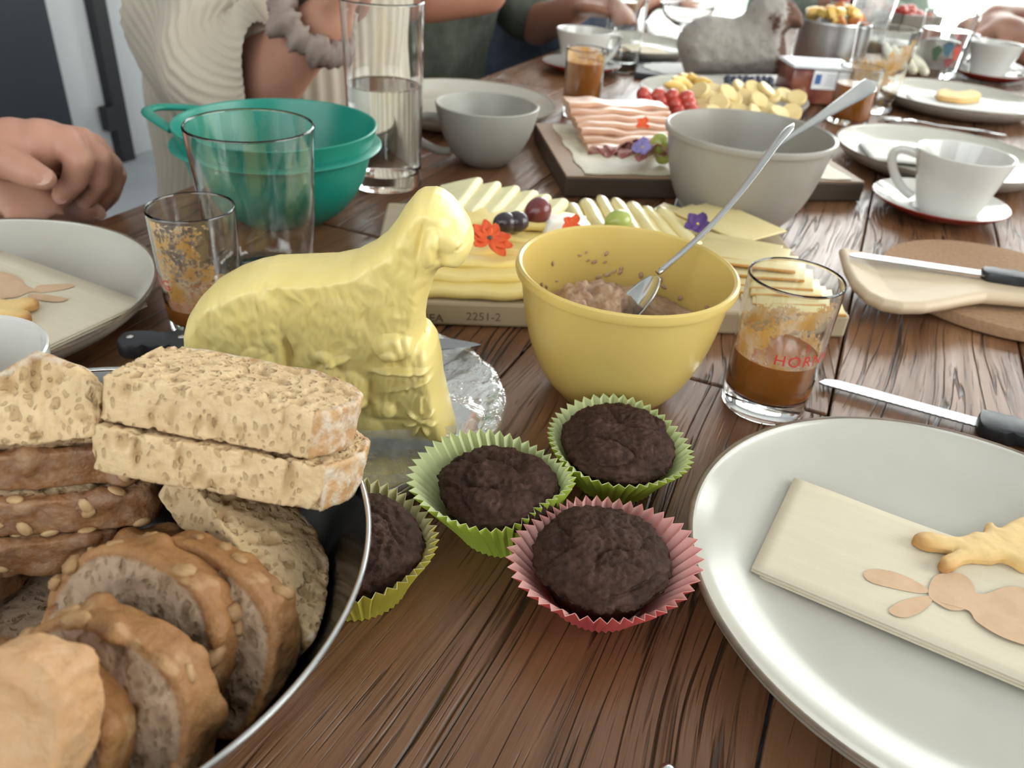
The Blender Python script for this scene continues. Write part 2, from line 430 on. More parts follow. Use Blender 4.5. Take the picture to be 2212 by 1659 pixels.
# dark door and black-framed glass leaf on the left wall
struct('door_1', snbox(1.00, 2.08, ROOM_N0 + .001, ROOM_N0 + .05, FLOOR, 1.45), DARK_PANEL)
d2 = struct('door_2', join(snbox(2.276, 2.335, ROOM_N0 + .001, ROOM_N0 + .045, FLOOR, 1.45)), BLACK_METAL)
obj('latch_box', snbox(2.236, 2.276, ROOM_N0 + .01, ROOM_N0 + .05, -.62, -.53), BLACK_METAL, d2, False)
GARDEN = plain('sunlit_gravel_lawn', (.52, .58, .42), (.60, .62, .50), .9, 3)
struct('garden_ground', snbox(ROOM_S1 + .2, ROOM_S1 + 14, -9, 9, FLOOR - .3, FLOOR - .08), GARDEN)
# ------------------------------------------------------------------ the table
T_N0, T_N1, T_S0, T_S1 = -.645, .315, -.22, 2.80
table = thing('dining_table', 'long rustic table of dark brown varnished planks carrying the whole breakfast', 'table', (0, 0, 0), -YAW)
_seams = [-.645, -.495, -.335, -.19, .03, .165, .315]
_joints = [[1.35], [.62, 2.0], [1.7], [.515, 1.92], [1.15], [.2, 2.3]]
for i in range(6):
    cuts = [T_S0] + _joints[i] + [T_S1]
    for a, b in zip(cuts[:-1], cuts[1:]):
        g = .0016
        cx_, cy_ = (_seams[i] + _seams[i + 1]) / 2, (a + b) / 2
        obj('plank', box((0, 0, 0), (_seams[i + 1] - _seams[i] - g, b - a - g * 1.6, .042), .0016), WOOD, table, False, loc=(cx_, cy_, -.021 - .0003 * (i % 3)))
for x in (T_N0 + .05, T_N1 - .05):
    obj('apron_rail', box((x, (T_S0 + T_S1) / 2, -.087), (.03, T_S1 - T_S0 - .24, .085), .002), WOOD, table, False)
for y in (T_S0 + .12, T_S1 - .12):
    obj('apron_rail', box(((T_N0 + T_N1) / 2, y, -.087), (T_N1 - T_N0 - .14, .03, .085), .002), WOOD, table, False)
for x in (T_N0 + .06, T_N1 - .06):
    for y in (T_S0 + .12, T_S1 - .12):
        obj('leg', box((x, y, -.3965), (.09, .09, .705), .004), WOOD, table, False)

# ------------------------------------------------------------------ plates
def stoneware():
    m = NT('grey_stoneware_glaze'); v = m.coord()
    col = m.mix(m.ramp(m.noise(v, 9, 3), [(.35, 0.), (.7, 1.)]), (.44, .42, .365), (.50, .485, .43))
    sp = m.ramp(m.voro(v, 70), [(.0, 1.), (.035, 0.)])
    sp = m.math('MULTIPLY', sp, m.ramp(m.noise(v, 40), [(.6, 0.), (.64, 1.)]))
    col = m.mix(m.math('MULTIPLY', sp, .7), col, (.12, .10, .08))
    m.bsdf(color=col, rough=.22, normal=m.bump(m.noise(v, 25, 2), .06, .002), coat=.12, coatrough=.08); return m.m
STONE = stoneware()
STONE_EDGE = plain('unglazed_brown_edge', (.17, .115, .07), (.10, .07, .045), .45, 60)
STONE_OUT = plain('taupe_glaze', (.36, .33, .28), (.30, .27, .23), .35, 15)
PR, PH = .1375, .0255
def plate_meshes():
    inner = smooth_prof([(0, .0055), (.05, .0055), (.085, .0065), (.105, .0095), (.122, .0160), (.1325, .0228), (PR - .0028, PH)], 6)
    outer = smooth_prof([(PR, PH - .0012), (.134, .0185), (.124, .0105), (.108, .0035), (.088, .0006), (.082, 0.0), (0, 0.0)], 6)
    lip = [(PR - .0028, PH), (PR - .0012, PH + .0006), (PR + .0001, PH - .0002), (PR, PH - .0012)]
    return lathe(inner, 128), lathe(lip, 128), lathe(outer, 128)
_pm = plate_meshes()
def plate(label, c, first=[None]):
    if first[0] is None:
        t = thing('dinner_plate', label, 'plate', c, group='grey stoneware dinner plates')
        obj('plate_well', _pm[0], STONE, t); obj('brown_lip', _pm[1], STONE_EDGE, t); obj('plate_underside', _pm[2], STONE_OUT, t)
        first[0] = t; return t
    return copy_thing(first[0], label, c, 0.0, 'grey stoneware dinner plates')
PL_NEAR = Vector((.2310, .2905, .0005)); PL_LEFT = Vector((-.4085, .5100, .0005)); PL_GREY = Vector((-.1040, 1.203, .0005))
PL_R3 = Vector((.5600, 1.112, .0005)); PL_R2 = Vector((.757, 1.515, .0005)); PL_FAR = Vector((.195, 1.835, .0005))
plate('grey stoneware plate with brown lip, nearest, at the bottom right', PL_NEAR)
plate('grey stoneware plate at the left edge beside the coffee cup and juice-smeared glass', PL_LEFT)
plate('grey stoneware plate behind the big grey cup and the tall water glass', PL_GREY)
plate('grey stoneware plate behind the white cup on the red saucer', PL_R3)
plate('grey stoneware plate at the right in front of the patterned water glass', PL_R2)
plate('grey stoneware plate left of the sugared lamb cake in the background', PL_FAR)

# napkins: folded paper with a printed rabbit
NAPKIN = NT('cream_paper_napkin'); _v = NAPKIN.coord(scale=(1, 1, 1))
_cr = NAPKIN.noise(NAPKIN.coord(scale=(18, 150, 1)), 1, 3); _g = NAPKIN.noise(NAPKIN.coord(), 900, 2)
NAPKIN.bsdf(color=NAPKIN.mix(_cr, (.60, .53, .40), (.69, .615, .47)), rough=.85, normal=NAPKIN.bump(NAPKIN.math('ADD', _cr, NAPKIN.math('MULTIPLY', _g, .3)), .35, .0012))
NAPKIN = NAPKIN.m
NAPKIN_W = plain('white_paper_napkin', (.70, .69, .66), (.64, .63, .61), .85, 200, .2)
PRINT = plain('tan_ink', (.56, .37, .23), (.62, .42, .27), .85, 90, .15)
EYE_INK = plain('pale_ink_dot', (.75, .72, .66), None, .8)
def napkin(label, M, L, Wd, mat, layers=4, rabbit=None, sag=0.0):
    """M: frame at a corner, x along the long edge, y across; every fold layer is a sheet of its own."""
    t = thing('paper_napkin', label, 'napkin', M.translation)
    t.rotation_euler = M.to_euler()
    for k in range(layers):
        ov = .0012 * (k % 2); n, mm = 24, 12; V, F = [], []
        for i in range(n + 1):
            for j in range(mm + 1):
                x, y = ov + (L - 2 * ov) * i / n, ov * .6 + (Wd - ov) * j / mm
                z = .0010 * k + .0006 * math.sin(x * 60 + k) * math.sin(y * 50) * (k / layers)
                V.append((x, y, z)); 
        for i in range(n):
            for j in range(mm):
                a = i * (mm + 1) + j; F.append((a, a + mm + 1, a + mm + 2, a + 1))
        o = obj('fold_layer', (V, F), mat, t)
        s = o.modifiers.new('thick', 'SOLIDIFY'); s.thickness = .0007; s.offset = -1
    zt = .0010 * (layers - 1) + .0008
    if rabbit:
        pr = obj('rabbit_print', join(*[fan(p, zt + .00008 * k) for k, p in enumerate(rabbit)]), PRINT, t, False)
    return t
def fan(pts, z):                               # flat polygon as a mesh (simple outline)
    bm = bmesh.new(); f = bm.faces.new([bm.verts.new((p[0], p[1], z)) for p in pts]); f.normal_update()
    if f.normal.z < 0: f.normal_flip()
    bmesh.ops.triangulate(bm, faces=[f]); bm.verts.index_update()
    V = [tuple(v.co) for v in bm.verts]; F = [tuple(v.index for v in q.verts) for q in bm.faces]; bm.free(); return V, F
def local_px(M, pts, z):                       # outline read off the photograph, laid flat on the napkin
    Mi = M.inverted(); out = []
    for p in pts:
        q = at(p[0], p[1], z); q = Mi @ q; out.append((q.x, q.y))
    return out
def rabbit_shapes(M, z, ears, head, body):
    out = []
    for sh in (*ears, head, body):
        q = local_px(M, sh, z); out.append([(p.x, p.y) for p in closed_spline([(a[0], a[1], 0) for a in q], 5)])
    return out
# near napkin: corners (1700,1040) and (1620,1240); lower long edge runs to (2212,1490)
nz = .0085
A = at(1620, 1238, nz); B = at(2212, 1488, nz); Cc = at(1702, 1040, nz)
MN = frame(A, B - A, Cc - A)
nearL, nearW = .165, (MN.inverted() @ Cc).y
rz = nz + .0045
napkin('cream napkin with a tan rabbit print on the nearest plate', MN, nearL, nearW, NAPKIN, 5,
       [[(min(max(x, .002), nearL - .002), min(max(y, .002), nearW - .002)) for x, y in q] for q in rabbit_shapes(MN, rz,
        [[(1865, 1240), (1885, 1230), (1930, 1236), (1975, 1255), (2008, 1277), (1985, 1282), (1930, 1272), (1880, 1258)],
         [(1920, 1318), (1945, 1300), (1985, 1290), (2015, 1290), (2000, 1315), (1965, 1333), (1935, 1332)]],
        [(2005, 1285), (2015, 1250), (2045, 1238), (2085, 1245), (2105, 1275), (2100, 1310), (2060, 1320), (2025, 1305)],
        [(2030, 1300), (2090, 1280), (2125, 1285), (2180, 1268), (2230, 1280), (2275, 1310), (2290, 1370), (2250, 1400), (2170, 1380), (2110, 1345), (2090, 1320)])])
obj('rabbit_eye', lathe([(0, .00005), (.0008, 0)], 12), EYE_INK, bpy.data.objects['paper_napkin'], loc=MN.inverted() @ at(2057, 1264, rz) + Vector((0, 0, .0003)))
# left napkin: tip (318,658), lower edge to (110,748), upper edge to (0,545)
nz = .0175
A = at(318, 660, nz); B = at(95, 756, nz); Cc = at(0, 545, nz)
ML = frame(A, Cc - A, B - A)
if ML.col[2].z < 0: ML = frame(at(95, 756, nz), A - at(95, 756, nz), (Cc - A))
leftW = (B - A).length
napkin('cream napkin with a tan rabbit print lying on the left plate', ML, leftW if ML.translation != A else .165, .165, NAPKIN, 4,
       rabbit_shapes(ML, nz + .004,
        [[(80, 617), (105, 614), (145, 612), (163, 616), (140, 624), (105, 630), (75, 630)], [(62, 635), (85, 634), (125, 640), (147, 645), (130, 651), (100, 650), (70, 644)]],
        [(82, 628), (60, 618), (48, 614), (20, 620), (15, 640), (35, 642), (60, 632)],
        [(50, 622), (45, 603), (10, 588), (-30, 585), (-60, 600), (-60, 632), (-20, 645), (25, 642)]))

# cookies
def cookie_mat():
    m = NT('baked_shortbread'); v = m.coord()
    e = m.attr('browning')
    col = m.ramp(m.math('ADD', e, m.math('MULTIPLY', m.math('SUBTRACT', m.noise(v, 60), .5), .5)), [(.1, (.72, .50, .22)), (.5, (.60, .36, .13)), (.9, (.33, .14, .04))])
    m.bsdf(color=col, rough=.7, normal=m.bump(m.math('ADD', m.noise(v, 420, 3), m.noise(v, 90)), .5, .0006)); return m.m
COOKIE = cookie_mat()
def cookie(label, pts, z, T, brown, tilt=0.0):
    """pts: outline in world metres (x, y); brown: function of local (x, y) -> extra browning"""
    c = Vector((sum(p[0] for p in pts) / len(pts), sum(p[1] for p in pts) / len(pts), z))
    O = [(p.x, p.y) for p in closed_spline([(p[0] - c.x, p[1] - c.y, 0) for p in pts], 5)]
    V, F, d = pillow(O, T, .006, .0009, True)
    V[:, 2] += T + fbm(V, 140, 2, 3.0) * .0006
    b = np.clip(1 - d / .004, 0, 1) * .35 + np.array([brown(p[0], p[1]) for p in V])
    o = obj('rabbit_cookie', (V, F), COOKIE, loc=c); attr(o, 'browning', np.clip(b, 0, 1))
    return tag(o, label, 'cookie')
zc = .0145
def W(pts, z): return [tuple(at(p[0], p[1], z)[:2]) for p in pts]
_out = W([(1972, 1172), (1975, 1160), (1995, 1156), (2050, 1166), (2082, 1164), (2100, 1155), (2122, 1156), (2128, 1136), (2142, 1138), (2155, 1148), (2190, 1128), (2230, 1120), (2270, 1135), (2290, 1170),
          (2275, 1205), (2240, 1232), (2212, 1236), (2170, 1216), (2140, 1218), (2110, 1215), (2080, 1218), (2060, 1232), (2040, 1236), (2026, 1226), (2032, 1210), (2060, 1196), (2050, 1194), (2000, 1188)], zc)
_tip = at(1985, 1172, zc); _tip2 = at(2035, 1228, zc); _cc = Vector((sum(p[0] for p in _out) / len(_out), sum(p[1] for p in _out) / len(_out), 0))
cookie('golden rabbit-shaped cookie with browned ears on the nearest plate', _out, .0130, .0032,
       lambda x, y: max(0, .55 - .55 * min(math.hypot(x + _cc.x - _tip.x, y + _cc.y - _tip.y), math.hypot(x + _cc.x - _tip2.x, y + _cc.y - _tip2.y)) / .014))
zc = .026
_out2 = W([(82, 648), (78, 660), (50, 668), (66, 676), (64, 688), (30, 690), (0, 684), (-40, 690), (-75, 675), (-80, 655), (-40, 642), (0, 645), (20, 650), (60, 645)], zc)
_t3 = at(80, 655, zc); _t4 = at(66, 686, zc); _c2 = Vector((sum(p[0] for p in _out2) / len(_out2), sum(p[1] for p in _out2) / len(_out2), 0))
cookie('golden rabbit-shaped cookie on the left plate behind the coffee cup', _out2, .0222, .0035,
       lambda x, y: max(0, .5 - .5 * min(math.hypot(x + _c2.x - _t3.x, y + _c2.y - _t3.y), math.hypot(x + _c2.x - _t4.x, y + _c2.y - _t4.y)) / .014))
# ------------------------------------------------------------------ butter lamb on its glass dish
def butter_mat():
    m = NT('pale_butter'); v = m.coord()
    col = m.mix(m.ramp(m.noise(v, 30, 3), [(.35, 0.), (.7, 1.)]), (.78, .62, .215), (.82, .67, .27))
    m.bsdf(color=col, rough=.38, normal=m.bump(m.noise(m.coord(scale=(1, 1, .35)), 330, 3), .16, .0008), sss=.14, sssr=(1.0, .7, .25), ssss=.004, coat=.10, coatrough=.25); return m.m
BUTTER = butter_mat()
LY = .405
def LU(px, py):
    p = on_y(px, py, LY); return (p.x, p.z)
def LUF(px, py):                               # the same on the face turned to the camera
    p = on_y(px, py, LY - .021); return (p.x, p.z)
lamb_px = [(985, 929), (972, 880), (958, 820), (953, 775), (945, 738), (930, 716), (919, 708), (918, 680), (922, 650), (930, 622), (938, 597), (949, 573), (958, 563), (968, 559), (980, 561), (992, 562), (1005, 557), (1016, 541),
           (1023, 524), (1023, 508), (1015, 485), (1001, 463), (978, 436), (955, 419), (937, 413), (909, 414), (897, 420), (877, 444), (857, 476), (833, 507), (802, 531), (762, 551), (718, 560), (658, 563), (587, 565),
           (547, 573), (507, 587), (467, 609), (436, 640), (418, 668), (411, 696), (412, 730), (419, 768), (428, 815), (436, 860), (440, 895)]
lamb_o = [LU(*p) for p in lamb_px]
V, F, d = pillow(lamb_o, .0215, .0075, .0010)
U = V[:, :2]
def bump2(px, py, rx, ry, ang, h):
    c = np.array(LUF(px, py)); k = .000278              # metres per pixel there
    a = math.radians(ang); e1 = np.array((math.cos(a), math.sin(a))); e2 = np.array((-math.sin(a), math.cos(a)))
    q = U - c; x = q @ e1 / (rx * k); y = q @ e2 / (ry * k)
    r2 = x * x + y * y
    return h * np.clip(1 - r2, 0, 1) ** .6 if h > 0 else h * np.exp(-r2 * 1.6)
rel = np.zeros(len(V))
for b in [(929, 535, 15, 40, -8, .0034), (908, 520, 7, 40, -8, -.0018), (950, 560, 8, 22, 20, -.0014), (975, 494, 22, 13, -35, -.0016), (986, 487, 8, 6, -30, .0018), (990, 537, 8, 3, 35, -.0020), (968, 520, 30, 24, 0, .0012), (1003, 530, 15, 18, 0, .0009),
          (520, 690, 92, 85, 0, .0020), (622, 770, 14, 70, 6, -.0042), (640, 760, 10, 40, -20, -.0015), (560, 800, 40, 60, 0, .0020), (850, 748, 42, 30, 12, .0042), (840, 765, 22, 16, 30, .0012), (800, 700, 14, 50, 10, -.0018), (868, 800, 66, 7, 4, .0032), (868, 812, 60, 6, 4, -.0014),
          (885, 832, 55, 6, 22, .0022), (900, 770, 10, 30, 0, -.0014), (706, 775, 24, 15, -30, .0022), (728, 780, 30, 8, 25, .0024), (690, 790, 20, 10, 30, -.0016), (715, 835, 42, 48, 0, .0030), (765, 840, 34, 46, 15, .0032), (795, 850, 12, 60, -14, -.0028), (740, 880, 30, 12, 0, .0014),
          (832, 885, 26, 20, 10, .0026), (858, 880, 8, 18, 0, -.0012), (800, 880, 8, 20, 15, -.0016), (790, 925, 40, 34, 0, .0020), (770, 872, 28, 14, 0, .0022), (850, 905, 40, 5, 0, -.0012), (870, 735, 6, 20, 15, -.0012), (909, 908, 9, 9, 0, .0016)]:
    rel += bump2(*b)
for k in range(7):
    a = 90 + k * 360 / 7; L = 22 if k else 34
    rel += bump2(909 + L * math.cos(math.radians(a)), 908 - L * math.sin(math.radians(a)), 17 if k else 26, 5, a, .0024)
wv = V.copy(); wv[:, 0] += fbm(V, 60, 1, 2.0) * .006
rel *= 1.55
fleece = (.5 - np.abs(fbm(wv, 210, 2, 5.0, (1.0, .36, .0)))) * .0019 + fbm(V, 75, 2, 9.0) * .0010
head = np.exp(-(((U - np.array(LUF(975, 500))) / .018) ** 2).sum(1))
base = np.clip((LUF(800, 850)[1] - U[:, 1]) / .02, 0, 1)
back = np.clip((U[:, 1] - LUF(700, 640)[1]) / .012, 0, 1) * np.clip((LUF(800, 600)[0] - U[:, 0]) / .02, 0, 1)
fleece *= (1 - .92 * head) * (1 - .8 * base) * (1 - .6 * back)
front = V[:, 2] > .004
edge = np.clip(d / .005, 0, 1)
V[:, 2] += np.where(front, (rel + fleece) * edge, np.where(V[:, 2] < -.004, -fleece * edge, 0))
LB = Vector((-.112, LY, .0085))
lamb = obj('butter_lamb', ([(p[0] - LB.x, -p[2], p[1] - LB.z) for p in V], F), BUTTER, loc=LB)
tag(lamb, 'pale yellow butter moulded as a standing lamb on a glass dish', 'butter')

DISH_C = Vector((-.112, .424, 0))
def thin_glass():
    m = NT('pressed_glass'); g = m.n('BsdfGlossy', {'Color': (1, 1, 1, 1), 'Roughness': .05}); tr = m.n('BsdfTransparent', {'Color': (.93, .95, .93, 1)}); df = m.n('BsdfDiffuse', {'Color': (.70, .71, .66, 1)})
    b = m.n('MixShader', {0: m.ramp(m.noise(m.coord(), 30), [(.3, .16), (.7, .30)]), 1: tr.outputs[0], 2: df.outputs[0]}); f = m.n('Fresnel', {'IOR': 1.5}); mx = m.n('MixShader', {0: f.outputs[0], 1: b.outputs[0], 2: g.outputs[0]}); m.t.links.new(mx.outputs[0], m.out.inputs[0]); return m.m
GLASS_THIN = thin_glass()
t = thing('glass_dish', 'pressed glass dish with scalloped rim under the butter lamb', 'dish', DISH_C)
_sc = lambda a, r, z: .0022 * math.cos(a * 30) * max(0, (r - .09) / .016)
obj('dish_body', lathe(smooth_prof([(0, .0058), (.06, .0058), (.088, .0075), (.101, .0125), (.1055, .0150), (.1045, .0118), (.094, .0055), (.075, .0012), (.06, .0005), (0, .0005)], 4), 120, wob=_sc), GLASS_THIN, t)
def film_mat():
    m = NT('cling_film'); v = m.coord()
    nb = m.bump(m.math('ADD', m.noise(v, 38, 3, .6, 1.5), m.math('MULTIPLY', m.noise(v, 150, 2, .5, 1.0), .25)), .45, .006)
    g = m.n('BsdfGlossy', {'Color': (1, 1, 1, 1), 'Roughness': .10, 'Normal': nb}); tr = m.n('BsdfTransparent', {'Color': (.95, .955, .95, 1)})
    fr = m.n('LayerWeight', {'Blend': .32, 'Normal': nb}); f = m.math('ADD', m.math('MULTIPLY', fr.outputs['Fresnel'], .26), .02)
    df = m.n('BsdfDiffuse', {'Color': (.85, .85, .82, 1)}); tl = m.n('BsdfTranslucent', {'Color': (.85, .85, .82, 1)}); dd = m.n('MixShader', {0: .4, 1: df.outputs[0], 2: tl.outputs[0]})
    hz = m.ramp(m.noise(v, 45, 3), [(.35, .16), (.70, .48)]); base = m.n('MixShader', {0: hz, 1: tr.outputs[0], 2: dd.outputs[0]})
    mx = m.n('MixShader', {0: f, 1: base.outputs[0], 2: g.outputs[0]}); m.t.links.new(mx.outputs[0], m.out.inputs[0]); return m.m
FILM = film_mat()
# crumpled film: from the lamb's foot outwards over the dish rim
NV, NR = 150, 22; V, F = [], []
for j in range(NR + 1):
    tt = j / NR
    for k in range(NV):
        a = 2 * PI * k / NV
        ca, sa = math.cos(a), math.sin(a)
        ri = 1 / math.sqrt((ca / .092) ** 2 + (sa / .029) ** 2)
        cx0, cy0 = 0.0, -.017
        ix, iy = cx0 + ri * ca, cy0 + ri * sa
        ro = .1095 + .006 * noise.noise(Vector((ca * 3, sa * 3, 2)))
        ox, oy = ro * ca, ro * sa
        x, y = ix + (ox - ix) * tt, iy + (oy - iy) * tt
        zz = .0135 - .004 * math.sin(tt * PI) + (.007 * (1 - tt) ** 4 if sa < 0 else .002 * (1 - tt) ** 3)
        q = Vector((x * 55, y * 55, 1.3)); rg = 1 - abs(noise.noise(q)); q2 = Vector((x * 130, y * 130, 4.1)); rg2 = 1 - abs(noise.noise(q2))
        an = 1 - abs(noise.noise(Vector((a * 5.5, tt * .8, 7))))
        zz += (rg ** 3 * .0026 + rg2 ** 3 * .0010 + an ** 4 * .0030) * (.25 + .75 * tt)
        if tt > .93: zz -= .004 * (tt - .93) / .07
        zz = max(zz, .0165 if math.hypot(x, y) > .098 and tt < .97 else .0082)
        V.append((x, y, zz))
for j in range(NR):
    for k in range(NV):
        k2 = (k + 1) % NV; F.append((j * NV + k, j * NV + k2, (j + 1) * NV + k2, (j + 1) * NV + k))
tag(obj('cling_film', (V, F), FILM, loc=DISH_C), 'crumpled clear cling film lying around the butter lamb over its dish', 'film')

# ------------------------------------------------------------------ muffins in paper cases
def paper(name, c):
    m = NT(name); v = m.coord()
    col = m.mix(m.noise(v, 60, 3), c, tuple(x * .86 for x in c))
    b = m.bsdf(color=col, rough=.75, normal=m.bump(m.noise(v, 500, 2), .15, .0005)); m.add_translucent(b, (*[min(1, x * 1.1) for x in c], 1), .35); return m.m
def muffin_mat():
    m = NT('dark_chocolate_crumb'); v = m.coord()
    n1 = m.noise(v, 55, 4); n2 = m.noise(v, 330, 3)
    col = m.ramp(n1, [(.3, (.030, .013, .009)), (.55, (.070, .034, .024)), (.75, (.110, .058, .040))])
    fl = m.math('MULTIPLY', m.ramp(m.voro(v, 150), [(.0, 1.), (.16, 0.)]), m.ramp(m.noise(v, 90), [(.58, 0.), (.62, 1.)]))
    col = m.mix(m.math('MULTIPLY', fl, .6), col, (.26, .13, .045))
    h = m.math('ADD', m.math('MULTIPLY', m.noise(v, 420, 4, .7), .8), m.math('MULTIPLY', m.voro(v, 260), .5))
    col = m.mix(m.ramp(n2, [(.3, .55), (.6, 0.)]), col, (.016, .008, .006))
    m.bsdf(color=col, rough=.62, normal=m.bump(h, 1.0, .0014), spec=.16); return m.m
MUFFIN = muffin_mat()
def muffin(label, c, R, H, cols, seed, tilt=(0, 0), rot=0.0, skew=(0, 0), rb=.0240, mr=.0338, mz=.0400, dents=()):
    t = thing('chocolate_muffin', label, 'muffin', c, rot, 'chocolate muffins in paper cases')
    t.rotation_euler = (tilt[0], tilt[1], rot)
    rnd = random.Random(seed); n = 46; rows = 8; V, F = [], []
    for j in range(rows + 1):
        q = j / rows
        for k in range(2 * n):
            a = PI * k / n
            amp = (.0007 + .0014 * q)
            lob = 1 + .045 * q * q * (math.sin(2 * a + seed) + .6 * math.sin(3 * a + seed * 2))
            r = (rb + (R - rb) * (q ** 1.15)) * lob + (amp if k % 2 else -amp)
            for da, dd_ in dents: r -= dd_ * q * math.exp(-(((a - da + PI) % (2 * PI) - PI) / .55) ** 2)
            z = H * q * (1 + .06 * math.sin(2 * a + seed * 1.3) + .04 * math.sin(3 * a + seed)) + (0.0009 * q if k % 2 else 0)
            V.append((r * math.cos(a) + skew[0] * q, r * math.sin(a) + skew[1] * q, z + .0004))
    m2 = 2 * n
    for j in range(rows):
        for k in range(m2):
            k2 = (k + 1) % m2; F.append((j * m2 + k, j * m2 + k2, (j + 1) * m2 + k2, (j + 1) * m2 + k))
    F.append(tuple(range(m2 - 1, -1, -1)))
    o = obj('paper_case', (V, F), cols, t, False)
    s = o.modifiers.new('paper', 'SOLIDIFY'); s.thickness = .0003; s.offset = -1; s.material_offset = 1; s.material_offset_rim = 1
    # cake
    nv, nh = 150, 90; V, F = [], []
    for j in range(nh + 1):
        q = j / nh
        for k in range(nv):
            a = 2 * PI * k / nv
            if q < .45:
                w_ = q / .45; r = (rb - .0025) + (mr - rb + .0025) * w_; z = .0018 + (mz * .62) * w_
            else:
                th = (q - .45) / .55 * PI / 2
                r = mr * math.cos(th) ** .75 if th < PI / 2 - 1e-4 else 0.0003; z = mz * .62 + mz * .40 * math.sin(th)
            p = Vector((r * math.cos(a), r * math.sin(a), z))
            s_ = seed * 3.7
            rid = 1 - abs(noise.noise(p * 40 + Vector((s_, 0, 0)))) * 2.4
            low = noise.noise(p * 38 + Vector((0, s_, 0))); mid = noise.noise(p * 120 + Vector((s_, s_, 0))); hi = noise.noise(p * 330 + Vector((s_, 5, 0)))
            crk = -max(0, rid - .80) * .016 * (.5 + .5 * min(1, max(0, 1.6 * noise.noise(p * 30 + Vector((1, s_, 9))) + .5))) * min(1, max(0, (q - .45) * 5))
            vh = noise.noise(p * 800 + Vector((9, s_, 2)))
            dd = low * .0026 + mid * .0013 + hi * .0016 + vh * .0009 + crk
            if q < .45: dd *= .35
            nrm = Vector((math.cos(a), math.sin(a), 0)) if q < .45 else Vector((math.cos(a) * math.cos(th), math.sin(a) * math.cos(th), math.sin(th)))
            p = p + nrm * dd
            V.append((p.x + skew[0] * .55, p.y + skew[1] * .55, max(p.z, .0012)))
    for j in range(nh):
        for k in range(nv):
            k2 = (k + 1) % nv; F.append((j * nv + k, j * nv + k2, (j + 1) * nv + k2, (j + 1) * nv + k))
    F.append(tuple(nh * nv + k for k in range(nv))); F.append(tuple(range(nv - 1, -1, -1)))
    obj('cake', (V, F), MUFFIN, t)
    return t
LIME = [paper('lime_paper', (.56, .68, .10)), paper('lime_paper_inside', (.82, .86, .52))]
YELL = [paper('yellow_paper', (.70, .62, .10)), paper('yellow_paper_inside', (.84, .80, .48))]
PINK = [paper('coral_paper', (.70, .13, .12)), paper('coral_paper_inside', (.86, .52, .47))]
muffin('chocolate muffin in a coral red paper case, nearest of the four', (.050, .2845, 0), .0440, .0295, PINK, 1, skew=(-.001, -.001), mr=.0332, dents=((2.40, .0085),))
muffin('chocolate muffin in a lime case between the red and yellow cases', (.001, .3290, 0), .0425, .0320, LIME, 2, skew=(-.006, .001), mr=.0322, dents=((-.74, .0125), (.66, .003)))
muffin('chocolate muffin in a lime case right beside the yellow bowl', (.0650, .3790, 0), .0420, .0290, LIME, 4, skew=(-.001, -.002))
muffin('chocolate muffin in a yellow case partly hidden by the steel bowl', (-.0690, .2800, 0), .0400, .0310, YELL, 3, skew=(-.002, .000))

# ------------------------------------------------------------------ steel bowl of bread
SB = Vector((-.168, .202, 0)); SBR, SBH = .1200, .090
STEEL_DK = plain('worn_steel', (.40, .385, .37), (.33, .32, .31), .26, 40, .06, 120, 1.0)
t = thing('steel_bowl', 'large steel bowl full of bread slices at the lower left', 'bowl', SB)
obj('bowl_shell', lathe(smooth_prof([(SBR + .0002, SBH + .0002), (SBR + .0002, SBH - .0012), (.1073, .066), (.0874, .034), (.068, .0075), (.052, .0005), (0, .0005)], 7), 160), STEEL_DK, t)
obj('bowl_inside', lathe(smooth_prof([(0, .0020), (.046, .0022), (.066, .0085), (.086, .034), (.1060, .066), (SBR - .0008, SBH + .0002)], 7), 160), plain('steel_dark_reflection', (.075, .072, .070), (.055, .053, .052), .16, 30, .03, 90, .9), t)  # dark reflections inside the steel bowl are put into this colour
obj('rim_bead', lathe([(SBR + .0011 * math.cos(a), SBH + .0011 * math.sin(a)) for a in [2 * PI * k / 10 for k in range(10)]], 160, closed=True), STEEL, t)

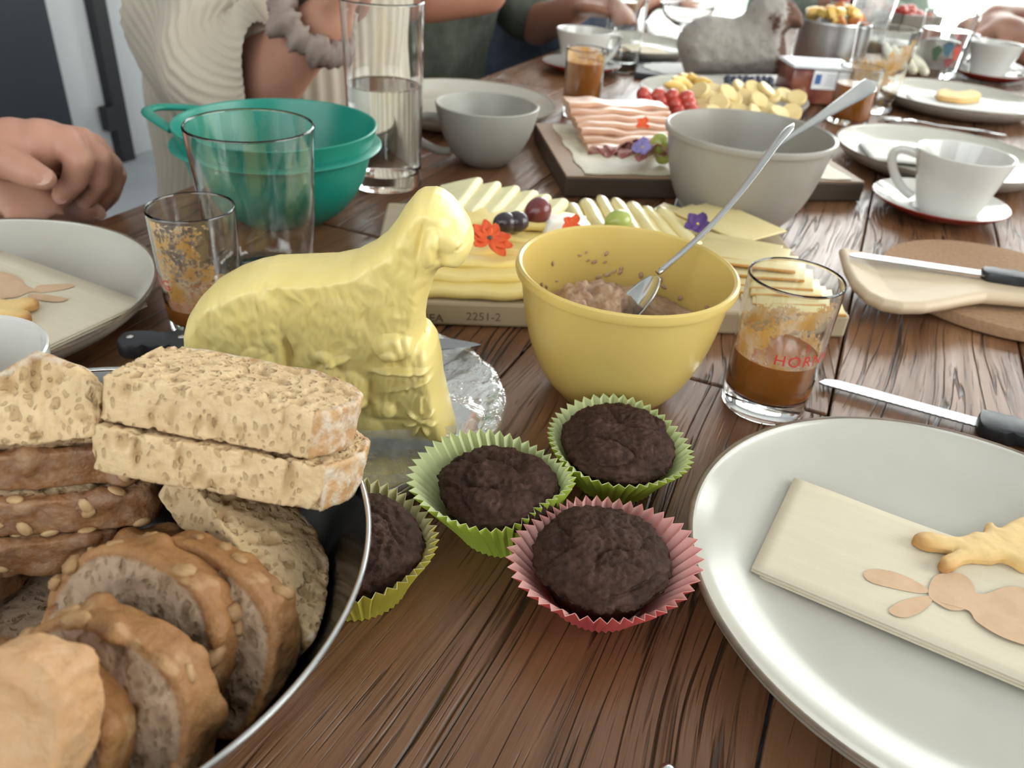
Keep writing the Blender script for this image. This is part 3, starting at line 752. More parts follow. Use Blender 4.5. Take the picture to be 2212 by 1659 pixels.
def bread_mat(name, crumb, crumb2, crust, crust2, flour=0.0, nuts=0.0):
    m = NT(name); v = m.coord(); e = m.attr('crust')
    ho = m.attr('pore')
    cc = m.mix(m.ramp(m.noise(v, 110, 3), [(.35, 0.), (.7, 1.)]), crumb, crumb2)
    cz = m.coord(scale=(1, .8, .6)); wrp = m.n('VectorMath', {0: cz, 1: m.n('VectorMath', {0: m.n('TexNoise', {'Vector': cz, 'Scale': 260.0, 'Detail': 1.0}).outputs['Color'], 1: (.0045, .0045, .0045)}, operation='MULTIPLY').outputs[0]}, operation='ADD').outputs[0]
    pm = m.ramp(m.voro(wrp, 330), [(.20, 1.), (.36, 0.)]); pw = m.ramp(m.voro(wrp, 125), [(.16, 1.), (.27, 0.)])
    cc = m.mix(m.math('MULTIPLY', pm, .55), cc, tuple(x * .55 * y for x, y in zip(crumb2, (1, .85, .62)))); cc = m.mix(m.math('MULTIPLY', pw, .55), cc, tuple(x * .5 * y for x, y in zip(crumb2, (1, .82, .58))))
    cc = m.mix(m.ramp(ho, [(.1, 0.), (.9, .7)]), cc, tuple(x * .62 * y for x, y in zip(crumb2, (1, .86, .66))))
    ck = m.mix(m.ramp(m.noise(v, 60, 4), [(.3, 0.), (.7, 1.)]), crust, crust2)
    if flour: ck = m.mix(m.math('MULTIPLY', m.ramp(m.noise(v, 170, 4), [(.42, 0.), (.62, 1.)]), flour), ck, (.66, .58, .47))
    if nuts: ck = m.mix(m.math('MULTIPLY', m.ramp(m.noise(v, 75, 2), [(.56, 0.), (.64, 1.)]), nuts), ck, (.52, .33, .17))
    col = m.mix(m.ramp(e, [(.25, 0.), (.6, 1.)]), cc, ck)
    inv = m.math('SUBTRACT', 1.0, m.ramp(e, [(.25, 0.), (.6, 1.)]))
    h = m.math('SUBTRACT', m.noise(v, 420, 3), m.math('MULTIPLY', inv, m.math('ADD', m.math('MULTIPLY', pm, .8), m.math('MULTIPLY', pw, 1.0))))
    m.bsdf(color=col, rough=m.ramp(e, [(.3, .9), (.7, .6)]), normal=m.bump(h, .8, .0011)); return m.m
WHITE_BREAD = bread_mat('white_bread', (.60, .415, .225), (.69, .505, .295), (.40, .21, .085), (.52, .31, .14), flour=.75)
OAT_BREAD = bread_mat('oat_crusted_bread', (.50, .36, .22), (.42, .30, .18), (.19, .072, .024), (.30, .135, .050), flour=.12, nuts=.25)
NUT_BREAD = bread_mat('walnut_bread', (.37, .25, .165), (.45, .32, .215), (.23, .095, .028), (.40, .195, .070), nuts=.45)
TAN_BREAD = bread_mat('tan_crusted_bread', (.50, .36, .22), (.42, .30, .18), (.46, .245, .105), (.54, .31, .15), flour=.1)
def bread(label, M, outline, T, mat, seed, crust, thick=.0035, big=1.0, vox=.00115, slant=0.0):
    """M maps (u, v, w) to the world; outline in (u, v); crust(i) -> True when the outline stretch i is baked crust."""
    O = np.array(outline); V, F = voxel(prism(outline, -T, T, T * .12), vox)
    best = np.full(len(V), 1e9); cr = np.zeros(len(V))
    for i in range(len(O)):
        a, b = O[i], O[(i + 1) % len(O)]; ab = b - a
        tt = np.clip(((V[:, :2] - a) @ ab) / max(ab @ ab, 1e-12), 0, 1); dd = np.hypot(*(V[:, :2] - (a + tt[:, None] * ab)).T)
        k = dd < best; best = np.where(k, dd, best); cr = np.where(k, 1.0 if crust(i) else 0.0, cr)
    cr = cr * np.clip(1.25 - best / thick, 0, 1)
    N = vertex_normals(V, F); pore = np.zeros(len(V)); disp = np.zeros(len(V))
    for i, p in enumerate(V):
        if cr[i] > .6:
            q = Vector(p) * 90 + Vector((seed * 5, 0, 0)); disp[i] = noise.noise(q) * .0009 + noise.noise(q * 2.7) * .0005 + (max(0, noise.noise(q * .9 + Vector((4, 2, 1))) - .16) * .0060 if mat is not WHITE_BREAD else 0); continue
        side = best[i] < .0016                      # cut side: pores drawn out across the thickness
        st = (1.0, 1.0, .45) if side else (1.0, .75, 1.0)
        q = Vector((p[0] * st[0], p[1] * st[1], p[2] * st[2])) + Vector((seed * .37, 0, 0))
        w1 = noise.noise(q * 240); w2 = noise.noise(q * 460 + Vector((3, 1, 0))); w3 = noise.noise(q * 125 + Vector((0, 7, 0)))
        h1 = min(1, max(0, (w3 - .34) * 5)) * big; h2 = min(1, max(0, (w1 - .20) * 3.6)); h3 = min(1, max(0, (w2 - .18) * 3))
        g = max(h1, h2 * .75, h3 * .4); pore[i] = g
        disp[i] = -(h1 * .0026 + h2 * .0013 + h3 * .0006) + noise.noise(q * 60) * .0006
    V = V + N * disp[:, None]
    c = M.translation.copy(); L = M.to_3x3(); out = []
    for p in V:                                     # soft bread gives way to the bowl wall
        q = L @ Vector(p); w_ = q + c
        if w_.z < SBH + .004:
            ri = float(np.interp(w_.z, [.002, .0085, .034, .066, .090, .094], [.046, .066, .086, .106, .119, .130])) - .0015
            dx, dy = w_.x - SB.x, w_.y - SB.y; r_ = math.hypot(dx, dy)
            if r_ > ri: w_ = Vector((SB.x + dx * ri / r_, SB.y + dy * ri / r_, w_.z)); q = w_ - c
            if w_.z < .004: q.z = .004 - c.z
        out.append(tuple(q))
    o = obj('bread_slice', (out, F), mat, loc=c)
    attr(o, 'crust', cr); attr(o, 'pore', pore)
    return tag(o, label, 'bread', 'bread slices in the steel bowl')
def loaf_outline(w, h, flat=.25, n=26):               # slice of a loaf: domed top crust, flatter foot
    out = []
    for k in range(n):
        a = 2 * PI * k / n; x = math.cos(a); y = math.sin(a)
        x = math.copysign(abs(x) ** .8, x); y = math.copysign(abs(y) ** (.75 if y > 0 else .55), y)
        out.append((x * w / 2, y * h * ((1 - flat) if y > 0 else flat)))
    return out
# two half slices lying on top of each other, cut edge to the camera
P0 = at(222, 806, .140); P1 = at(682, 893, .1305)
def tilt_back(o, x, deg):                             # frame: u along x, v away from the viewer and downwards, w up
    x = x.normalized(); z = Vector((0, 0, 1)); yb = z.cross(x).normalized()
    v = yb * math.cos(math.radians(deg)) - z * math.sin(math.radians(deg))
    return frame(o, x, v)
MA = tilt_back(P0, P1 - P0, 17)
L = (P1 - P0).length
oa = [(0, 0), (L * .35, -.0008), (L * .7, .0006), (L, 0), (L + .007, .009), (L + .0115, .022), (L + .011, .036), (L + .004, .047), (L - .012, .053), (L * .5, .055), (.008, .052), (.001, .046)]
Tt = .0094
bread('upper of the two white half slices lying across the top of the steel bowl', MA @ Matrix.Translation((0, 0, -Tt)), oa, Tt, WHITE_BREAD, 1, lambda i: i >= 3 and i <= 9, big=.5)
ob = [(-.001, 0), (L * .4, -.001), (L * .8, .0005), (L + .008, .001), (L + .014, .010), (L + .019, .023), (L + .018, .038), (L + .010, .048), (L * .5, .056), (.008, .052), (-.001, .046)]
bread('lower of the two white half slices lying across the top of the steel bowl', MA @ Matrix.Translation((-.001, -.002, -Tt * 3 - .0008)), ob, Tt, WHITE_BREAD, 2, lambda i: i >= 3 and i <= 7, big=.8)
# left white slice with large holes
A0 = at(-60, 846, .130); A1 = at(212, 826, .133)
MC = tilt_back(A0, A1 - A0, -62)
lc = (A1 - A0).length
bread('white slice with large holes at the left behind the oat-crusted slices', tilt_back(A0, A1 - A0, -48) @ Matrix.Translation((0, -.004, -.010)), [(0, -.016), (lc * .5, -.017), (lc, -.016), (lc + .001, .001), (lc - .010, .013), (lc - .022, .018), (lc - .036, .010), (0, .002)], .0100, WHITE_BREAD, 3, lambda i: i in (4, 5, 6), big=1.2)
# three oat-crusted slices in a flat stack, crust side to the camera
for k, (lab, dx, dz) in enumerate((('topmost of the three oat-crusted slices stacked at the left of the steel bowl', 0, 0), ('middle one of the three oat-crusted slices stacked at the left of the steel bowl', .004, .0182), ('lowest of the three oat-crusted slices stacked at the left of the steel bowl', -.010, .0364))):
    zt = .106 - dz
    Q0 = at(-230, 998 + k * 103, zt); Q1 = at(312 - (0, 0, 70)[k], 966 + (0, 104, 190)[k], zt)
    MD = tilt_back(Q0, Q1 - Q0, -3); ld = (Q1 - Q0).length
    bread(lab, MD @ Matrix.Translation((0, 0, -.0086)), [(0, -.0005), (ld * .5, -.001), (ld - .006, 0), (ld, .003), (ld + .0025, .010), (ld + .002, .03), (0, .032)], .0086, OAT_BREAD, 10 + k, lambda i: i in (0, 1, 2, 3, 4, 5), thick=.006)

OAT = plain('oat_flake', (.46, .27, .12), (.56, .37, .19), .75, 120, .3)
rnd = random.Random(8)
for nm, cnt in (('bread_slice.003', 12), ('bread_slice.004', 14), ('bread_slice.005', 9)):
    sl = bpy.data.objects[nm]; cr_ = [i for i, a_ in enumerate(sl.data.attributes['crust'].data) if a_.value > .8]
    NM = [v.normal.copy() for v in sl.data.vertices]
    cand = [i for i in cr_ if (sl.location + sl.data.vertices[i].co).x > -.205 and NM[i].y < .3]
    for k in range(cnt):
        i = rnd.choice(cand); s_ = rnd.uniform(.0026, .0046)
        V, F = lathe([(0, -.35), (.6, -.28), (1, 0), (.6, .28), (0, .35)], 10)
        M = Matrix.Translation(sl.data.vertices[i].co + NM[i] * .0003) @ frame((0, 0, 0), NM[i].orthogonal(), z=NM[i]) @ Matrix.Rotation(rnd.uniform(0, 3), 4, 'Z')
        obj('oat_flake', ([tuple(M @ Vector((p[0] * s_ * .62, p[1] * s_, p[2] * s_ * .8))) for p in V], F), OAT, sl)
# slices underneath that carry the others
for k, (lab, x_, y_, z_, a_) in enumerate((('walnut slice lying flat on the bottom of the steel bowl', -.150, .205, .011, .4), ('walnut slice lying flat in the steel bowl under the oat-crusted stack', -.205, .236, .027, -.2), ('oat-crusted slice lying low at the left inside the steel bowl', -.236, .212, .047, 1.1))):
    bread(lab, Matrix.Translation((x_, y_, z_)) @ Matrix.Rotation(a_, 4, 'Z'), loaf_outline(.098, .062, .5), .0080, (NUT_BREAD, NUT_BREAD, OAT_BREAD)[k], 50 + k, lambda i: True, thick=.0042, big=.5, vox=.0016)
# white slice leaning down along the right wall of the bowl
R1 = at(418, 1045, .096); R2 = at(632, 1335, .074)
ue = (R2 - R1).normalized(); ve = Vector((.66, .50, -.50)); ME = frame(R1, ue, ve)
if ME.col[2].z < 0: ME = frame(R1, ue, -ve)
sg = 1 if (ME.inverted() @ (R1 + ve * .01)).y > 0 else -1
le = (R2 - R1).length
oe = [(-.012, 0), (le * .4, -.001 * sg), (le * .8, 0), (le + .008, .002 * sg), (le + .017, .008 * sg), (le + .015, .016 * sg), (le + .002, .028 * sg), (le * .5, .041 * sg), (-.004, .043 * sg), (-.013, .032 * sg)]
if sg < 0: oe = oe[::-1]
bread('white slice leaning down along the right wall of the steel bowl', ME @ Matrix.Translation((0, 0, -.0095)), oe, .0095, WHITE_BREAD, 5,
      (lambda i: 3 <= i <= 8) if sg > 0 else (lambda i: 0 <= i <= 5), big=1.0)
def standing(label, pl, pr, h, T, mat, seed, lean, foot=.35, zshift=0.0, crust=lambda i: True, thick=.0042):
    """slice on edge: its dome runs from pl to pr (px, py, z); the visible face looks to the lower left"""
    a, b = at(*pl), at(*pr); u = (b - a); wd = u.length; u.normalize()
    nf = Vector((0, 0, 1)).cross(u).normalized()
    if nf.x > 0: nf = -nf
    nrm = (nf * math.cos(math.radians(lean)) + Vector((0, 0, 1)) * math.sin(math.radians(lean))).normalized()
    v = Vector((0, 0, 1)) - nrm * nrm.z
    Mx = frame((a + b) / 2, u, v)
    out = loaf_outline(wd, h, foot)
    return bread(label, Mx @ Matrix.Translation((0, zshift, 0)), out, T, mat, seed, crust, thick=thick, big=.5)
standing('walnut slice with a crusty top standing in front in the steel bowl', (20, 1500, .070), (420, 1690, .060), .062, .0082, NUT_BREAD, 21, 28)
standing('walnut slice standing second from the front in the steel bowl', (120, 1330, .072), (470, 1510, .062), .060, .0080, NUT_BREAD, 22, 30)
standing('walnut slice with the brownest crust standing behind the others beside the leaning white slice', (250, 1290, .068), (590, 1520, .055), .058, .0082, NUT_BREAD, 23, 32)
standing('short walnut slice deep in the steel bowl under the oat-crusted slices', (240, 1240, .052), (430, 1300, .050), .036, .0080, NUT_BREAD, 24, 30)
standing('tan slice between the walnut slices and the corner crust in the steel bowl', (-80, 1560, .078), (240, 1720, .066), .048, .0080, NUT_BREAD, 25, 30)
standing('pale tan crust slice in the bottom left corner of the steel bowl', (-160, 1600, .092), (110, 1760, .080), .060, .0090, TAN_BREAD, 26, 34, crust=lambda i: True, thick=.2)

WALNUT = plain('walnut_kernel', (.30, .155, .06), (.46, .28, .13), .6, 150, .6, 200)
rnd = random.Random(4)
for nm, cnt in (('bread_slice.010', 9), ('bread_slice.011', 7), ('bread_slice.012', 7)):
    sl = bpy.data.objects[nm]; NM = [v.normal.copy() for v in sl.data.vertices]
    cand = [i for i, a_ in enumerate(sl.data.attributes['crust'].data) if a_.value > .55 and NM[i].z > .25]
    for k in range(cnt):
        i = rnd.choice(cand); s_ = rnd.uniform(.0028, .0052)
        V, F = lathe([(0, -.5), (.75, -.38), (1, 0), (.7, .35), (0, .5)], 12)
        V = [Vector(p) * (1 + .35 * noise.noise(Vector(p) * 2.3 + Vector((k, 0, 0)))) for p in V]
        M = Matrix.Translation(sl.data.vertices[i].co) @ frame((0, 0, 0), NM[i].orthogonal(), z=NM[i]) @ Matrix.Rotation(rnd.uniform(0, 3), 4, 'Z')
        obj('walnut_piece', ([tuple(M @ Vector((p[0] * s_ * .8, p[1] * s_ * 1.1, p[2] * s_ * .9))) for p in V], F), WALNUT, sl)
# ------------------------------------------------------------------ bowls
YEL_PLASTIC = plain('pale_yellow_plastic', (.62, .45, .135), (.60, .435, .13), .30, 8, .02, 60, coat=.08, coatrough=.1)
GREY_PLASTIC = plain('stone_grey_plastic', (.30, .275, .235), (.285, .26, .225), .36, 8, .02, 60, coat=.15, coatrough=.15)
TEAL_PLASTIC = plain('teal_plastic', (.007, .205, .150), (.006, .185, .138), .34, 8, .02, 60)
def mixing_bowl(name, label, c, R, H, rb, mat, lip=.0035):
    t = thing(name, label, 'bowl', c)
    o = [(0, .0008), (rb - .004, .0008), (rb - .003, 0), (rb, 0), (rb + .002, .003)]
    k = R - lip - rb
    o += smooth_prof([(rb + .002, .003), (rb + k * .38, H * .16), (rb + k * .68, H * .38), (rb + k * .88, H * .64), (R - lip, H - .010), (R - lip * .7, H - .007)], 6)[1:]
    o += [(R, H - .0065), (R + .0006, H - .004), (R, H - .001), (R - .0018, H), (R - .0036, H - .0012)]
    o += smooth_prof([(R - .0044, H - .006), (rb + k * .84, H * .62), (rb + k * .64, H * .38), (rb + k * .34, H * .17), (rb - .006, .0035), (0, .003)], 6)
    obj('bowl_shell', lathe(o, 144), mat, t, autosmooth=40)
    return t
YB = Vector((.0689, .4809, 0)); YBR, YBH = .0720, .0945
mixing_bowl('mixing_bowl', 'pale yellow mixing bowl holding tuna spread in front of the cheese board', YB, YBR, YBH, .0365, YEL_PLASTIC)
GB = Vector((.2270, .8480, 0)); GBR, GBH = .0875, .0985
mixing_bowl('mixing_bowl', 'stone grey mixing bowl with a spoon standing beside the cold cuts board', GB, GBR, GBH, .047, GREY_PLASTIC)
# tuna spread
def tuna_mat():
    m = NT('tuna_spread'); v = m.coord(); n1 = m.noise(v, 70, 4)
    col = m.ramp(n1, [(.3, (.30, .17, .105)), (.5, (.42, .27, .175)), (.72, (.55, .39, .25))])
    m.bsdf(color=col, rough=.55, normal=m.bump(m.math('ADD', m.noise(v, 260, 4), m.math('MULTIPLY', m.voro(v, 180), .5)), .9, .0018), sss=.1, ssss=.003); return m.m
TUNA = tuna_mat()
nv, nr = 110, 46; V, F = [(0, 0, 0)], []
def bowl_in(z, R, H, rb, lip=.0035):               # inner radius of a mixing bowl at height z (same profile)
    k = R - lip - rb; P = [(.0035, rb - .006), (H * .17, rb + k * .34), (H * .38, rb + k * .64), (H * .62, rb + k * .84), (H - .006, R - .0044)]
    for (z0_, r0), (z1_, r1) in zip(P[:-1], P[1:]):
        if z <= z1_: return r0 + (r1 - r0) * max(0, (z - z0_)) / (z1_ - z0_)
    return P[-1][1]
rw = bowl_in(.050, YBR, YBH, .0365) - .0012
V = []
for j in range(nr + 1):
    q = j / nr
    for k in range(nv):
        a = 2 * PI * k / nv; r = rw * q
        x, y = r * math.cos(a), r * math.sin(a)
        p = Vector((x, y, .3))
        h = .051 + .012 * (1 - q * q) * (1.1 + .8 * math.cos(a - 2.9)) + noise.noise(p * 55) * .009 * (1 - q ** 4) + noise.noise(p * 130) * .0060 * (1 - q ** 6) + noise.noise(p * 300) * .0026 + abs(noise.noise(p * 190)) * .002
        if math.hypot(x - .012, y + .010) < .018: h -= .012 * (1 - math.hypot(x - .012, y + .010) / .018)
        V.append((x, y, max(h, .044) if q < .98 else .050))
for j in range(nr):
    for k in range(nv):
        k2 = (k + 1) % nv; F.append((j * nv + k, j * nv + k2, (j + 1) * nv + k2, (j + 1) * nv + k))
k0 = len(V); rw2 = bowl_in(.010, YBR, YBH, .0365) - .0015
for k in range(nv): V.append((rw2 * math.cos(2 * PI * k / nv), rw2 * math.sin(2 * PI * k / nv), .010))
for k in range(nv):
    k2 = (k + 1) % nv; F.append((nr * nv + k, nr * nv + k2, k0 + k2, k0 + k))
F.append(tuple(k0 + k for k in range(nv - 1, -1, -1)))
tuna = obj('tuna_spread', (V, F), TUNA, loc=YB); tag(tuna, 'pinkish brown flaked tuna spread inside the yellow bowl', 'spread')
rnd = random.Random(3); parts = []
for i in range(32):                                  # shreds stuck to the bowl wall
    a = rnd.uniform(0, 2 * PI); z = .054 + abs(rnd.gauss(0, .011)); z = min(z, .082)
    if rnd.random() < .5: a = rnd.gauss(1.4, .8)
    r = bowl_in(z, YBR, YBH, .0365) - .0006
    s = rnd.uniform(.0007, .0034)
    M = Matrix.Translation((r * math.cos(a), r * math.sin(a), z)) @ Matrix.Rotation(a, 4, 'Z') @ Matrix.Rotation(rnd.uniform(0, 3), 4, 'X')
    bl = lathe([(0, -s), (s * .45, -s * .6), (s * .55, 0), (s * .4, s * .7), (0, s)], 7)
    parts.append(xf(([(p[0] * .5, p[1], p[2]) for p in bl[0]], bl[1]), M))
tag(obj('wall_shreds', join(*parts), TUNA, tuna), kind='stuff')

# cutlery
def spoon(name, label, head, tip, up, cat='spoon', hw=.0068, head_len=.058, head_w=.019, dip=.006, bend=.006, tipw=.0085):
    """head: centre of the bowl end, tip: end of the handle (world); up: which way the hollow faces"""
    head, tip, up = Vector(head), Vector(tip), Vector(up)
    x = (tip - head); L = x.length; M = frame(head, x, z=up)
    t = thing(name, label, cat, head); t.rotation_euler = M.to_euler()
    # handle: flat bar with a slight double bend
    path, rad, fl = [], [], []
    for k in range(33):
        q = k / 32; xx = head_len * .52 + (L - head_len * .52) * q
        zz = bend * math.sin(PI * min(1, q * 1.15)) * 1.2 + .002 * (1 - q) ** 3
        w_ = .0030 + (tipw - .0030) * max(0, (q - .45) / .55) ** 1.3
        if q > .94: w_ *= math.sqrt(max(.02, 1 - ((q - .94) / .06) ** 2))
        path.append((xx, 0, zz)); rad.append(w_); fl.append(min(1.0, .0013 / max(w_, .0013)) if q > .1 else .55)
    obj('handle', tube(path, rad, 14, (0, 0, 1), fl), STEEL, t)
    V, F = [], []; n, mm = 26, 14
    for i in range(n + 1):
        u = -1 + 2 * i / n
        wv = head_w * math.sqrt(max(0, 1 - u * u)) ** .9 * (1 - .16 * u)
        for j in range(mm + 1):
            v_ = -1 + 2 * j / mm
            V.append((u * head_len * .5, v_ * wv, -dip * (1 - v_ * v_) * max(0, 1 - u * u) + .001))
    for i in range(n):
        for j in range(mm):
            a = i * (mm + 1) + j; F.append((a, a + mm + 1, a + mm + 2, a + 1))
    o = obj('spoon_bowl', (V, F), STEEL, t); s = o.modifiers.new('t', 'SOLIDIFY'); s.thickness = .0012; s.offset = 0
    return t
h = Vector((.078, .488, .0640)); e = at(1715, 267, .172)
spoon('table_spoon', 'slim steel spoon stuck in the tuna spread of the yellow bowl', h, e, Vector((-.75, -.2, .75)), head_len=.050, head_w=.015, tipw=.0045, bend=-.0045)
h = Vector((.188, .838, .026)); e = at(1892, 176, .150)
spoon('serving_spoon', 'large steel spoon with broad flat handle leaning in the grey bowl', h, e, Vector((-.3, -.6, .8)), head_len=.060, head_w=.020, tipw=.0115, bend=.002)

# ------------------------------------------------------------------ glasses
def tumbler(name, label, c, Rt, Rb, H, base=.010, wall=.0016, bead=.0, n=96, cat='glass'):
    t = thing(name, label, cat, c)
    rt = Rt - wall; rb_ = Rb - wall
    prof = [(0, .0012), (Rb * .7, .0012), (Rb * .86, .0002), (Rb - .001, .0004), (Rb, .0015), (Rb + (Rt - Rb) * .33, H * .33), (Rb + (Rt - Rb) * .66, H * .66), (Rt, H - .0016), (Rt + bead, H - .0006), (Rt - wall * .5, H + .0004),
            (rt - bead, H - .0006), (rt, H - .0018), (rb_ + (rt - rb_) * .66, H * .66), (rb_ + (rt - rb_) * .33, H * .33), (rb_, base + .004), (rb_ - .002, base + .0008), (rb_ * .6, base), (0, base)]
    obj('glass_wall', lathe(prof, n), GLASS, t, autosmooth=50)
    return t
def glass_in(z, Rt, Rb, H, wall): return Rb - wall + (Rt - Rb) * z / H
def juice_mat():
    m = NT('carrot_orange_juice'); v = m.coord()
    col = m.mix(m.noise(v, 40, 3), (.34, .105, .018), (.42, .145, .028))
    m.bsdf(color=col, rough=.25, sss=.15, sssr=(1, .4, .1), ssss=.006, spec=.3); return m.m
JUICE = juice_mat()
def foam_mat(seed):
    m = NT('dried_juice_foam'); v = m.coord(loc=(seed, seed * 2, 0))
    amt = m.attr('foam')
    n1 = m.noise(v, 330, 4, .62); n2 = m.noise(v, 70, 3, .6)
    dens = m.math('ADD', m.math('MULTIPLY', n1, .8), m.math('MULTIPLY', n2, .7))
    mask = m.ramp(m.math('ADD', m.math('SUBTRACT', dens, .79), m.math('SUBTRACT', amt, .5)), [(.0, 0.), (.10, .95)])
    col = m.mix(m.ramp(n2, [(.4, 0.), (.62, 1.)]), (.80, .62, .42), (.74, .40, .11))
    d = m.n('BsdfDiffuse', {'Color': col}); tl = m.n('BsdfTranslucent', {'Color': col}); dd = m.n('MixShader', {0: .5, 1: d.outputs[0], 2: tl.outputs[0]})
    tr = m.n('BsdfTransparent'); mx = m.n('MixShader', {0: mask, 1: tr.outputs[0], 2: dd.outputs[0]}); m.t.links.new(mx.outputs[0], m.out.inputs[0]); return m.m
FOAM = foam_mat(1.7)
def fill(t, Rt, Rb, H, wall, base, level, mat=JUICE, name='juice'):
    g = .00025
    r0 = glass_in(base + .004, Rt, Rb, H, wall) - g; r1 = glass_in(level, Rt, Rb, H, wall) - g
    return obj(name, lathe([(0, base + .0003), (r0 * .6, base + .0003), (r0 - .002, base + .0011), (r0, base + .0043), (r1, level), (r1 - .0008, level - .0004), (r1 * .8, level - .0006), (0, level - .0006)], 80), mat, t, autosmooth=40)
def foam(t, Rt, Rb, H, wall, z0, z1, amount):        # film of dried froth on the inside wall; amount(angle, 0..1) about .5
    n, mm = 120, 40; V, F, A = [], [], []
    for j in range(mm + 1):
        q = j / mm; z = z0 + (z1 - z0) * q; r = glass_in(z, Rt, Rb, H, wall) - .0002
        for k in range(n):
            a = 2 * PI * k / n; V.append((r * math.cos(a), r * math.sin(a), z)); A.append(amount(a, q))
    for j in range(mm):
        for k in range(n):
            k2 = (k + 1) % n; F.append((j * n + k, j * n + k2, (j + 1) * n + k2, (j + 1) * n + k))
    o = obj('juice_froth', (V, F), FOAM, t); attr(o, 'foam', A); return o
RED_INK = plain('red_glass_print', (.55, .035, .03), (.50, .03, .03), .4, 50)
def text_mesh(body, size, extrude=0.0, bold=False, spacing=1.0):
    cu = bpy.data.curves.new('temporary', 'FONT'); cu.body = body; cu.size = size; cu.space_character = spacing; cu.extrude = extrude
    cu.align_x = 'LEFT'; cu.resolution_u = 4
    if bold: cu.offset = size * .018
    o = bpy.data.objects.new('temporary', cu); COL.objects.link(o); V, F = evaluated(o)
    bpy.data.objects.remove(o); bpy.data.curves.remove(cu); return V, F
def wrap_text(t, body, size, ang0, z, R, spacing=1.15, name='printed_name'):
    V, F = text_mesh(body, size, spacing=spacing)
    out = [((R + .0003) * math.cos(ang0 + p[0] / R), (R + .0003) * math.sin(ang0 + p[0] / R), z + p[1]) for p in V]
    return obj(name, (out, F), RED_INK, t, False)
# right juice glass
RG = Vector((.177, .476, 0)); gRt, gRb, gH = .0307, .0285, .0975
t = tumbler('juice_glass', 'small juice glass with red lettering, half full, behind the nearest plate', RG, gRt, gRb, gH, .013, .0015)
fill(t, gRt, gRb, gH, .0015, .013, .0435)
cam_a = math.atan2(-RG.y, -RG.x)
def am1(a, q):
    d_ = math.cos(a - (cam_a + 1.0))
    low = max(0, 1 - q * 2.2) * .55
    sw = .48 * math.exp(-((q - (.34 + .45 * max(0, d_))) / .20) ** 2)
    return .12 + low + sw + .10 * d_ * (q < .85) - .25 * max(0, (q - .82) / .18)
foam(t, gRt, gRb, gH, .0015, .0435, .094, am1)
wrap_text(t, 'HORNIG', .0108, cam_a - .02, .0475, gRt - .0010, 1.18)
wrap_text(t, 'J.', .0062, cam_a + .62, .0600, gRt - .0008, 1.1, 'printed_initial')
# left juice glass
LJ = Vector((-.2306, .5223, 0)); lRt, lRb, lH = .0299, .0265, .0960
t = tumbler('juice_glass', 'small juice glass smeared with froth and nearly empty, behind the butter lamb', LJ, lRt, lRb, lH, .013, .0015)
fill(t, lRt, lRb, lH, .0015, .013, .0260)
cam_l = math.atan2(-LJ.y, -LJ.x)
foam(t, lRt, lRb, lH, .0015, .026, .0925, lambda a, q: .44 + .14 * math.cos(a - cam_l) + .10 * math.sin(q * 5 + 1) + .16 * math.cos(a - cam_l + 1.2) * q - .35 * max(0, .28 - q) * (1 + math.cos(a - cam_l)))
wrap_text(t, 'HORNIG', .0108, cam_l - 2.45, .0430, lRt - .0012, 1.18)
# big empty tumbler
TT = Vector((-.2150, .6130, 0))
tumbler('tumbler_glass', 'large empty clear tumbler in front of the teal bowl', TT, .0488, .0400, .1300, .009, .0020)
# tall water glass
TG = Vector((-.160, .885, 0)); tR, tB, tH = .0430, .0395, .190
t = tumbler('water_glass', 'tall glass half full of water right of the teal bowl', TG, tR, tB, tH, .016, .0020)
fill(t, tR, tB, tH, .0020, .016, .108, WATER, 'water')

# ------------------------------------------------------------------ cups and saucers
PORC = plain('white_porcelain', (.60, .585, .55), (.57, .555, .525), .16, 10, .01, 40, coat=.3, coatrough=.05)
PORC_IN = PORC
GREY_GLAZE = plain('matt_grey_glaze', (.33, .32, .285), (.30, .29, .26), .42, 14, .03, 60)
RED_GLAZE = plain('dark_red_glaze', (.26, .028, .018), (.22, .024, .016), .22, 10)
COFFEE = plain('milk_coffee', (.27, .155, .085), (.33, .20, .115), .25, 30)
CREMA = NT('coffee_foam'); _v = CREMA.coord(); _b = CREMA.voro(_v, 320)
CREMA.bsdf(color=CREMA.mix(CREMA.ramp(_b, [(.0, 0.), (.45, 1.)]), (.22, .13, .075), (.42, .29, .18)), rough=.35, normal=CREMA.bump(_b, .6, .001)); CREMA = CREMA.m
def cup(name, label, c, prof_out, wall, mat, handle_dir, handle_pts, hr=.0042, hflat=1.0, n=112, parent_kind='cup', coffee=None):
    t = thing(name, label, 'cup', c)
    o = smooth_prof(prof_out, 6); H = prof_out[-1][1]; R = prof_out[-1][0]
    inn = [(max(r - wall, 0), z) for r, z in o if z > wall * 1.6][::-1]
    prof = [(0, .001), (o[0][0] * .8, .001)] + o + [(R - wall * .3, H + wall * .25), (R - wall * .75, H + wall * .1)] + inn + [(inn[-1][0] * .6, wall * 1.3), (0, wall * 1.3)]
    obj('cup_body', lathe(prof, n), mat, t, autosmooth=50)
    ca, sa = math.cos(handle_dir), math.sin(handle_dir)
    path = spline([(r * ca, r * sa, z) for r, z in handle_pts], 8)
    obj('handle', tube(path, hr, 12, (-sa, ca, 0), hflat), mat, t)
    if coffee: obj('coffee', lathe([(0, coffee[1] - .0003), (coffee[0], coffee[1])], 64), coffee[2], t)
    return t
